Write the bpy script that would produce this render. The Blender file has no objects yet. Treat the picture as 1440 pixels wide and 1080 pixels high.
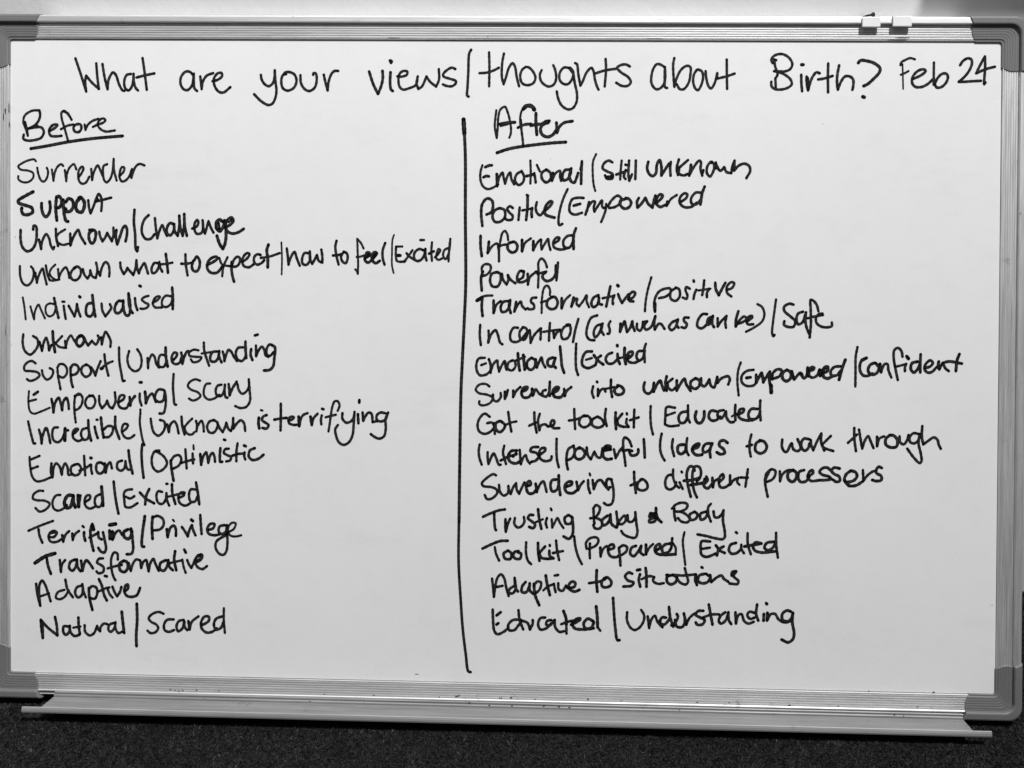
import bpy, math, random
import numpy as np
from mathutils import Matrix, Vector

# ------------------------------------------------------------------ camera, world, lamps, exposure
S = bpy.context.scene
TILT = math.radians(16.0)                       # the board leans back against the wall
HALF_H = 558.36 / 2000                           # half height of the writing surface (m)
FRAME, BACK = 0.0205, 0.014                     # frame width, depth of the board behind its face
BASE = (0.0, HALF_H + FRAME, BACK)              # offset from board centre to the back bottom edge
ROOT_LOC = Vector((0, 0, 0))
ROOT_M = Matrix.Rotation(math.pi / 2 - TILT, 4, 'X')
CENTRE = ROOT_M @ Vector(BASE)                  # world position of the middle of the writing surface

cr = [0.99962, -0.009027, 0.026048, 0.008789, 0.999919, 0.009245, -0.026129, -0.009012, 0.999618]
cc = [0.063692, 0.077585, 0.708399]
cam_d = bpy.data.cameras.new('camera'); cam = bpy.data.objects.new('camera', cam_d)
S.collection.objects.link(cam); S.camera = cam
cm = Matrix(((cr[0], cr[1], cr[2], cc[0] + BASE[0]), (cr[3], cr[4], cr[5], cc[1] + BASE[1]),
             (cr[6], cr[7], cr[8], cc[2] + BASE[2]), (0, 0, 0, 1)))
cam.matrix_world = ROOT_M @ cm
cam_d.sensor_width = 36; cam_d.lens = 28.75; cam_d.shift_x = -0.03646; cam_d.shift_y = -0.09995
cam_d.clip_start = 0.02; cam_d.clip_end = 50

wd = bpy.data.worlds.new('World'); S.world = wd; wd.use_nodes = True
bg = wd.node_tree.nodes['Background']; bg.inputs[0].default_value = (1, 1, 1, 1); bg.inputs[1].default_value = 0.115

def lamp(name, loc, target, size, power):
    d = bpy.data.lights.new(name, 'AREA'); d.shape = 'DISK'; d.size = size; d.energy = power
    o = bpy.data.objects.new(name, d); S.collection.objects.link(o); o.location = loc
    o.rotation_euler = (Vector(target) - Vector(loc)).to_track_quat('-Z', 'Y').to_euler()
LDIR = (ROOT_M.to_3x3() @ Vector((0.30, 0.78, 0.55))).normalized()
lamp('ceiling_lamp', CENTRE + LDIR * 3.4, CENTRE + Vector((-1.9, 0.3, 1.7)), 0.20, 208)
lamp('fill_lamp', CENTRE + ROOT_M.to_3x3() @ Vector((-1.0, 2.1, 1.8)), CENTRE + Vector((0, 0, 0.2)), 0.9, 13)  # added soft fill from the upper left, not a known window

S.view_settings.view_transform = 'Standard'; S.view_settings.look = 'None'
S.view_settings.exposure = 0; S.view_settings.gamma = 1
S.render.engine = 'CYCLES'; S.cycles.use_denoising = True

# ------------------------------------------------------------------ helpers
rng = random.Random(7); nr = np.random.RandomState(11)

def link(name, me, mat, parent=None, smooth=False):
    o = bpy.data.objects.new(name, me); S.collection.objects.link(o)
    if mat: me.materials.append(mat)
    if smooth:
        for q in me.polygons: q.use_smooth = True
    if parent: o.parent = parent
    return o

def mesh(name, verts, faces):
    me = bpy.data.meshes.new(name); me.from_pydata([tuple(v) for v in verts], [], faces); me.update()
    return me

OFF = [(-0.79, 0.74), (-0.93, -0.68), (0.95, -0.39), (0.81, 0.44)]                                   # the frame is very slightly out of square (mm)
def B(x, y, h):
    """board mm (origin at the middle of the face) -> local metres of the whiteboard's root"""
    s = min(1.05, max(-0.05, (x + 430) / 860)); t = min(1.05, max(-0.05, (y + HALF_H * 1000) / (HALF_H * 2000)))
    dx = (1-s)*t*OFF[0][0] + s*t*OFF[1][0] + s*(1-t)*OFF[2][0] + (1-s)*(1-t)*OFF[3][0]
    dy = (1-s)*t*OFF[0][1] + s*t*OFF[1][1] + s*(1-t)*OFF[2][1] + (1-s)*(1-t)*OFF[3][1]
    return ((x+dx)/1000 + BASE[0], (y+dy)/1000 + BASE[1], h/1000 + BASE[2])
def Braw(x, y, h): return (x/1000 + BASE[0], y/1000 + BASE[1], h/1000 + BASE[2])

def grid(name, rows, closed=False, caps=True):
    """rows of equal length -> quads; caps close the two end profiles"""
    n = len(rows[0]); v = [q for r in rows for q in r]; f = []
    for i in range(len(rows)-1):
        for j in range(n-1 if not closed else n):
            k = (j+1) % n
            f.append((i*n+j, i*n+k, (i+1)*n+k, (i+1)*n+j))
    if caps:
        f.append(tuple(range(n))[::-1]); f.append(tuple((len(rows)-1)*n + j for j in range(n)))
    return mesh(name, v, f)

def material(name, base, rough=0.5, metallic=0.0, spec=0.5, build=None):
    m = bpy.data.materials.new(name); m.use_nodes = True; nt = m.node_tree; b = nt.nodes['Principled BSDF']
    b.inputs['Base Color'].default_value = (base, base, base, 1); b.inputs['Roughness'].default_value = rough
    b.inputs['Metallic'].default_value = metallic; b.inputs['Specular IOR Level'].default_value = spec
    if build: build(nt, b, nt.nodes, nt.links)
    return m

def noise(nt, coord, scale, detail=4, rough=0.6, mapping=None):
    tc = nt.nodes.new('ShaderNodeTexCoord'); n = nt.nodes.new('ShaderNodeTexNoise')
    n.inputs['Scale'].default_value = scale; n.inputs['Detail'].default_value = detail; n.inputs['Roughness'].default_value = rough
    src = tc.outputs[coord]
    if mapping:
        mp = nt.nodes.new('ShaderNodeMapping'); mp.inputs['Scale'].default_value = mapping
        nt.links.new(src, mp.inputs[0]); src = mp.outputs[0]
    nt.links.new(src, n.inputs['Vector'])
    return n.outputs['Fac']

def ramp(nt, src, stops):
    r = nt.nodes.new('ShaderNodeValToRGB'); e = r.color_ramp.elements
    e[0].position, e[1].position = stops[0][0], stops[-1][0]
    e[0].color = (stops[0][1],)*3 + (1,); e[1].color = (stops[-1][1],)*3 + (1,)
    for p_, c in stops[1:-1]:
        q = e.new(p_); q.color = (c, c, c, 1)
    nt.links.new(src, r.inputs[0]); return r.outputs[0]

def mul(nt, a, b):
    m = nt.nodes.new('ShaderNodeMix'); m.data_type = 'RGBA'; m.blend_type = 'MULTIPLY'; m.inputs[0].default_value = 1
    nt.links.new(a, m.inputs[6]); nt.links.new(b, m.inputs[7]); return m.outputs[2]

def bump(nt, b, src, strength, dist):
    n = nt.nodes.new('ShaderNodeBump'); n.inputs['Strength'].default_value = strength; n.inputs['Distance'].default_value = dist
    nt.links.new(src, n.inputs['Height']); nt.links.new(n.outputs[0], b.inputs['Normal'])

# ------------------------------------------------------------------ materials
def m_panel(nt, b, N, L):
    c = mul(nt, ramp(nt, noise(nt, 'Object', 3.5, 5), [(0.3, 0.76), (0.7, 0.80)]),
            ramp(nt, noise(nt, 'Object', 60, 3), [(0.25, 0.975), (0.5, 1.0), (0.8, 1.0)]))
    # wiped marks, faint ghosts of old ink
    c = mul(nt, c, ramp(nt, noise(nt, 'Object', 9, 8, 0.75, (1, 3.5, 1)), [(0.3, 0.955), (0.45, 1.0), (0.8, 1.0)]))
    L.new(c, b.inputs['Base Color'])
    L.new(ramp(nt, noise(nt, 'Object', 14, 6), [(0.3, 0.22), (0.7, 0.34)]), b.inputs['Roughness'])
    bump(nt, b, noise(nt, 'Object', 25, 3), 0.05, 0.001)
M_PANEL = material('whiteboard_enamel', 0.78, 0.3, 0, 0.4, m_panel)

def metal_build(mapping, lo, hi):
    def f(nt, b, N, L):
        c = mul(nt, ramp(nt, noise(nt, 'Object', 40, 6, 0.7, mapping), [(0.3, lo), (0.7, hi)]),
                ramp(nt, noise(nt, 'Object', 30, 8, 0.8), [(0.28, 0.45), (0.40, 1.0), (1, 1.0)]))
        L.new(c, b.inputs['Base Color'])
        L.new(ramp(nt, noise(nt, 'Object', 90, 4, 0.7, mapping), [(0.3, 0.46), (0.7, 0.6)]), b.inputs['Roughness'])
        bump(nt, b, noise(nt, 'Object', 300, 3, 0.6, mapping), 0.15, 0.0003)
    return f
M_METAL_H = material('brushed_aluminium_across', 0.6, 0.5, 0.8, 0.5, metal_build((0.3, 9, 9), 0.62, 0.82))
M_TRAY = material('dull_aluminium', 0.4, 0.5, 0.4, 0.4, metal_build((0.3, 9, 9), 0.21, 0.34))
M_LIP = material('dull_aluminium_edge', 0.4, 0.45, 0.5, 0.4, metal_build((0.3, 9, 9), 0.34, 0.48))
M_METAL_V = material('brushed_aluminium_up', 0.6, 0.5, 0.85, 0.5, metal_build((9, 0.3, 9), 0.62, 0.88))
def m_plastic(nt, b, N, L):
    c = mul(nt, ramp(nt, noise(nt, 'Object', 18, 5), [(0.3, 0.145), (0.7, 0.165)]),
            ramp(nt, noise(nt, 'Object', 400, 4, 0.7), [(0.3, 0.9), (0.6, 1.0)]))
    L.new(c, b.inputs['Base Color']); bump(nt, b, noise(nt, 'Object', 900, 2), 0.12, 0.0003)
M_CAP = material('grey_plastic', 0.18, 0.5, 0, 0.4, m_plastic)
def m_ink(nt, b, N, L):
    uv = N.new('ShaderNodeUVMap'); uv.uv_map = 'stroke'
    sep = N.new('ShaderNodeSeparateXYZ'); L.new(uv.outputs[0], sep.inputs[0])
    n = N.new('ShaderNodeTexNoise'); n.inputs['Scale'].default_value = 1; n.inputs['Detail'].default_value = 5; n.inputs['Roughness'].default_value = 0.7
    mp = N.new('ShaderNodeMapping'); mp.inputs['Scale'].default_value = (0.09, 2.2, 1); L.new(uv.outputs[0], mp.inputs[0]); L.new(mp.outputs[0], n.inputs['Vector'])
    streak = ramp(nt, n.outputs['Fac'], [(0.42, 0.0), (0.68, 1.0)])
    ab = N.new('ShaderNodeMath'); ab.operation = 'ABSOLUTE'; L.new(sep.outputs[1], ab.inputs[0])
    mid = ramp(nt, ab.outputs[0], [(0.25, 1.0), (0.85, 0.0)])
    k = mul(nt, streak, mid)
    L.new(ramp(nt, k, [(0.0, 0.003), (1.0, 0.06)]), b.inputs['Base Color'])
M_INK = material('black_marker_ink', 0.006, 0.5, 0, 0.08, m_ink)
M_SMUDGE = material('dry_marker_dirt', 0.03, 0.8, 0, 0.1)
M_TAB = material('white_tab', 0.64, 0.5, 0, 0.3, lambda nt, b, N, L: L.new(ramp(nt, noise(nt, 'Object', 120, 4), [(0.3, 0.67), (0.7, 0.73)]), b.inputs['Base Color']))
M_NAIL = material('dark_steel', 0.03, 0.45, 0.6, 0.5)
def m_wall(nt, b, N, L):
    c = mul(nt, ramp(nt, noise(nt, 'Object', 4, 6), [(0.3, 0.63), (0.7, 0.69)]),
            ramp(nt, noise(nt, 'Object', 28, 8, 0.75), [(0.26, 0.86), (0.38, 1.0), (1, 1.0)]))
    L.new(c, b.inputs['Base Color']); bump(nt, b, noise(nt, 'Object', 55, 7, 0.65), 0.35, 0.002)
M_WALL = material('white_wall_paint', 0.76, 0.75, 0, 0.25, m_wall)
def m_carpet(nt, b, N, L):
    L.new(ramp(nt, noise(nt, 'Object', 420, 4, 0.7), [(0.35, 0.008), (0.7, 0.045)]), b.inputs['Base Color'])
    bump(nt, b, noise(nt, 'Object', 500, 4, 0.7), 1.0, 0.003)
M_CARPET = material('carpet_backing', 0.02, 1.0, 0, 0.0, m_carpet)
def m_pile(nt, b, N, L):
    a = N.new('ShaderNodeAttribute'); a.attribute_name = 'tone'
    L.new(mul(nt, ramp(nt, a.outputs['Fac'], [(0.0, 0.005), (0.6, 0.020), (0.93, 0.050), (1.0, 0.10)]),
              ramp(nt, noise(nt, 'Object', 22, 5, 0.7), [(0.35, 0.45), (0.65, 1.25)])), b.inputs['Base Color'])
M_PILE = material('carpet_yarn', 0.03, 0.95, 0, 0.1, m_pile)

# ------------------------------------------------------------------ the setting: wall and floor
WALL_Y = (ROOT_M @ Vector((0, 2*HALF_H + 2*FRAME, 0))).y + 0.0035
def box(x0, x1, y0, y1, z0, z1):
    v = [(x, y, z) for x in (x0, x1) for y in (y0, y1) for z in (z0, z1)]
    return v, [(0, 1, 3, 2), (4, 6, 7, 5), (0, 4, 5, 1), (2, 3, 7, 6), (0, 2, 6, 4), (1, 5, 7, 3)]
# plaster: a gently uneven sheet, finer where it is seen above the board
xs = np.linspace(-1.6, 1.6, 161); zs = np.linspace(-0.02, 1.6, 82)
V = []
for z in zs:
    for x in xs:
        V.append((x, WALL_Y + 0.0007*math.sin(x*9+1)*math.sin(z*7) + 0.0004*math.sin(x*31+z*17), z))
nx = len(xs); n0 = len(V)
Fw = [(j*nx+i, j*nx+i+1, (j+1)*nx+i+1, (j+1)*nx+i) for j in range(len(zs)-1) for i in range(nx-1)]
V += [(-1.6, WALL_Y+0.1, -0.02), (1.6, WALL_Y+0.1, -0.02), (1.6, WALL_Y+0.1, 1.6), (-1.6, WALL_Y+0.1, 1.6)]
Fw += [(n0, n0+3, n0+2, n0+1), (0, n0, n0+1, nx-1)[::-1], ((len(zs)-1)*nx, len(zs)*nx-1, n0+2, n0+3)]
wall = link('wall', mesh('wall', V, Fw), M_WALL, smooth=True); wall['kind'] = 'structure'; wall['label'] = 'white painted plaster wall behind the board'

fv, ff = box(-1.6, 1.6, -1.6, WALL_Y - 0.001, -0.02, -0.0040)
floor = link('carpet', mesh('carpet', fv, ff), M_CARPET); floor['kind'] = 'structure'; floor['label'] = 'dark carpeted floor below the board'

# pile: a great many short leaning yarn ends
NP = 380000
px_ = nr.uniform(-0.56, 0.56, NP); py_ = nr.uniform(-0.20, WALL_Y-0.004, NP)
tuft = nr.uniform(0, 6.283, (NP,)); hh = nr.uniform(0.0014, 0.0032, NP)
clx = np.sin(px_*310 + 3*np.sin(py_*190)) + np.sin(py_*270 + 2.3*np.sin(px_*170+1))   # clumps lean together
dirx = np.cos(clx*2.2 + tuft*0.25); diry = np.sin(clx*2.2 + tuft*0.25)
lean = nr.uniform(0.2, 1.1, NP) * hh; wd_ = nr.uniform(0.00022, 0.0005, NP)
sx_, sy_ = -np.sin(tuft), np.cos(tuft)
P = np.zeros((NP, 5, 3), np.float32)
for k, (t, wk) in enumerate(((0, 1), (0, -1), (0.6, 0.9), (0.6, -0.9), (1.0, 0))):
    P[:, k, 0] = px_ + dirx*lean*t*t + sx_*wd_*wk
    P[:, k, 1] = py_ + diry*lean*t*t + sy_*wd_*wk
    P[:, k, 2] = -0.0042 + hh*t*(1-0.15*t)*0.9
base = (np.arange(NP)*5)[:, None]
tri = np.concatenate([base+0, base+1, base+3, base+0, base+3, base+2, base+2, base+3, base+4], 1).astype(np.int32).ravel()
me = bpy.data.meshes.new('carpet_pile'); me.vertices.add(NP*5); me.vertices.foreach_set('co', P.ravel())
me.loops.add(len(tri)); me.loops.foreach_set('vertex_index', tri)
nt_ = len(tri)//3; me.polygons.add(nt_); me.polygons.foreach_set('loop_start', np.arange(0, len(tri), 3, dtype=np.int32))
at = me.attributes.new('tone', 'FLOAT', 'POINT'); at.data.foreach_set('value', np.repeat(nr.rand(NP), 5).astype(np.float32))
me.update(calc_edges=True)
pile = link('carpet_pile', me, M_PILE); pile['kind'] = 'stuff'; pile['label'] = 'short dark woollen pile of the carpet'

# ------------------------------------------------------------------ the whiteboard
root = bpy.data.objects.new('whiteboard', None); S.collection.objects.link(root)
root.matrix_world = ROOT_M; root.empty_display_size = 0.1
root['label'] = 'white board in ribbed aluminium frame covered in two columns of black handwriting'
root['category'] = 'whiteboard'
HH = HALF_H*1000

# writing surface: rounded-edge slab let into the frame
rows = []
for (g, h) in ((0, -12), (0, -0.15), (-0.15, 0)):
    rows.append([B(x, y, h) for x, y in ((-430-g, -HH-g), (430+g, -HH-g), (430+g, HH+g), (-430-g, HH+g))])
link('writing_surface', grid('writing_surface', rows, closed=True), M_PANEL, root)

# frame section: (distance outwards from the face, height above the face) in mm
def ribs(h0=1.5, dep=0.75, n=6):
    out = [(0.45, -2.0), (0.45, 0.9), (0.7, 1.35), (1.2, 1.45)]
    for k in range(n):
        d = 1.4 + k*2.02
        out += [(d, h0-dep), (d+0.28, h0-dep), (d+0.5, h0-0.1), (d+0.75, h0), (d+1.65, h0), (d+1.85, h0-0.15)]
    return out
OUTER = [(13.6, 0.9), (14.0, 0.9), (14.1, 3.4), (14.5, 3.9), (15.2, 4.1), (19.0, 4.1), (20.0, 3.7), (20.5, 2.8), (20.5, -12.5), (19.0, -13.5), (4.0, -13.5), (4.0, -0.6)]
SEC = ribs() + OUTER
SEC_BOTTOM = ribs() + [(13.6, 0.9), (13.8, 1.9), (14.3, 2.3), (15.3, 2.2), (15.5, 1.2), (15.6, -6), (17.3, -6), (17.4, 1.4), (17.7, 1.7), (18.3, 1.5), (18.4, -13), (4.0, -13.5), (4.0, -0.6)]
def rail(name, side, sec, arm):
    half = (430 if side in 'TB' else HH) - arm
    rows = []
    for s in np.linspace(-half, half, 13):
        r = []
        for d, h in sec:
            x, y = {'T': (s, HH+d), 'B': (s, -HH-d), 'L': (-430-d, s), 'R': (430+d, s)}[side]
            r.append(B(x, y, h))
        rows.append(r)
    if side in 'TL': rows = rows[::-1]
    return link(name, grid(name, rows, closed=True), M_METAL_H if side in 'TB' else M_METAL_V, root)
rail_t = rail('frame_rail', 'T', SEC, 15); rail_b = rail('frame_rail', 'B', SEC_BOTTOM, 15)
rail_l = rail('frame_rail', 'L', SEC, 14); rail_r = rail('frame_rail', 'R', SEC, 14)

# corner caps: a thicker section bent round the corner with slanting ends
def cap_section():
    out = [(-0.5, -0.3), (-0.5, 1.0), (-0.1, 1.45), (1.2, 1.5)]
    for k in range(5):
        d = 2.0 + k*2.1
        out += [(d, 2.1), (d+1.3, 2.2), (d+1.7, 1.85)]
    out += [(12.8, 2.1), (13.6, 2.0), (14.0, 4.2), (14.6, 4.9), (15.6, 5.1), (19.2, 5.0), (20.4, 4.5), (21.2, 3.2), (21.4, 1.5), (21.4, -13.6)]
    return out
def corner_cap(sx, sy, label):
    sec = cap_section(); cols = []
    def end(d, a, b): return a + (b-a)*max(0, d)/21 + 1.1*math.sin(max(0, d)/21*6.283)
    for d, h in sec:
        r = 2.6 + 0.42*max(0, d); col = []
        LH, LV = end(d, 23.0, 29.5), end(d, 22.5, 28.5)
        col += [(-LH, d, -2.0 if d < 13 else h-5), (-LH, d, h-0.5), (-LH+0.5, d, h)]
        col += [(-LH*0.5, d, h)]
        for a in np.linspace(0, math.pi/2, 9):
            col.append((d-r + r*math.sin(a), d-r + r*math.cos(a), h))
        col += [(d, -LV*0.5, h), (d, -LV+0.5, h), (d, -LV, h-0.5), (d, -LV, -2.0 if d < 13 else h-5)]
        cols.append([B(sx*(430+x), sy*(HH+y), hz) for x, y, hz in col])
    if sx*sy > 0: cols = cols[::-1]
    me = grid('corner_cap', cols, caps=False)
    for q in me.polygons: q.use_smooth = False
    o = link('corner_cap', me, M_CAP, root); o['label'] = label; return o
corner_cap(-1, 1, 'grey plastic corner cap at top left'); corner_cap(1, 1, 'grey plastic corner cap at top right')
corner_cap(1, -1, 'grey plastic corner cap at bottom right'); corner_cap(-1, -1, 'grey plastic corner cap at bottom left')

# pen tray: hooked on the bottom rail, shelf standing out from the board, lip in front
XL, XR = (-387.27, -292.58)[0], (402.15, -295.19)[0]
L0, L1 = (-402.38, -295.25), (416.30, -296.37)
def tray_strip(name, sec, xa, xb, mat, parent, ya=0.0, yb=0.0, seg=9):
    rows = []
    for i in range(seg):
        s = i/(seg-1); rows.append([Braw(xa + (xb-xa)*s, y + ya + (yb-ya)*s, h) for y, h in sec])
    return link(name, grid(name, rows, closed=True), mat, parent)
YB = [-HH + OFF[3][1] + 0.6, -HH + OFF[2][1] - 0.6]
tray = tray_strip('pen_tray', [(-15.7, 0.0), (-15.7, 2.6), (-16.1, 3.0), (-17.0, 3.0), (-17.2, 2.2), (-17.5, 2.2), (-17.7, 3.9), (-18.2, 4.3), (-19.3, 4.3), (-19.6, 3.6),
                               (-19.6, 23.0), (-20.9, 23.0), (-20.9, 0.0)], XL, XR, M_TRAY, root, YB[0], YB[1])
tray_strip('tray_lip', [(-18.6, 23.01), (-18.4, 23.6), (-18.7, 24.2), (-20.3, 24.6), (-22.0, 24.7), (-23.2, 24.3), (-23.8, 23.6), (-23.6, 23.01)], L0[0], L1[0], M_LIP, tray, YB[0], YB[1])

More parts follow.
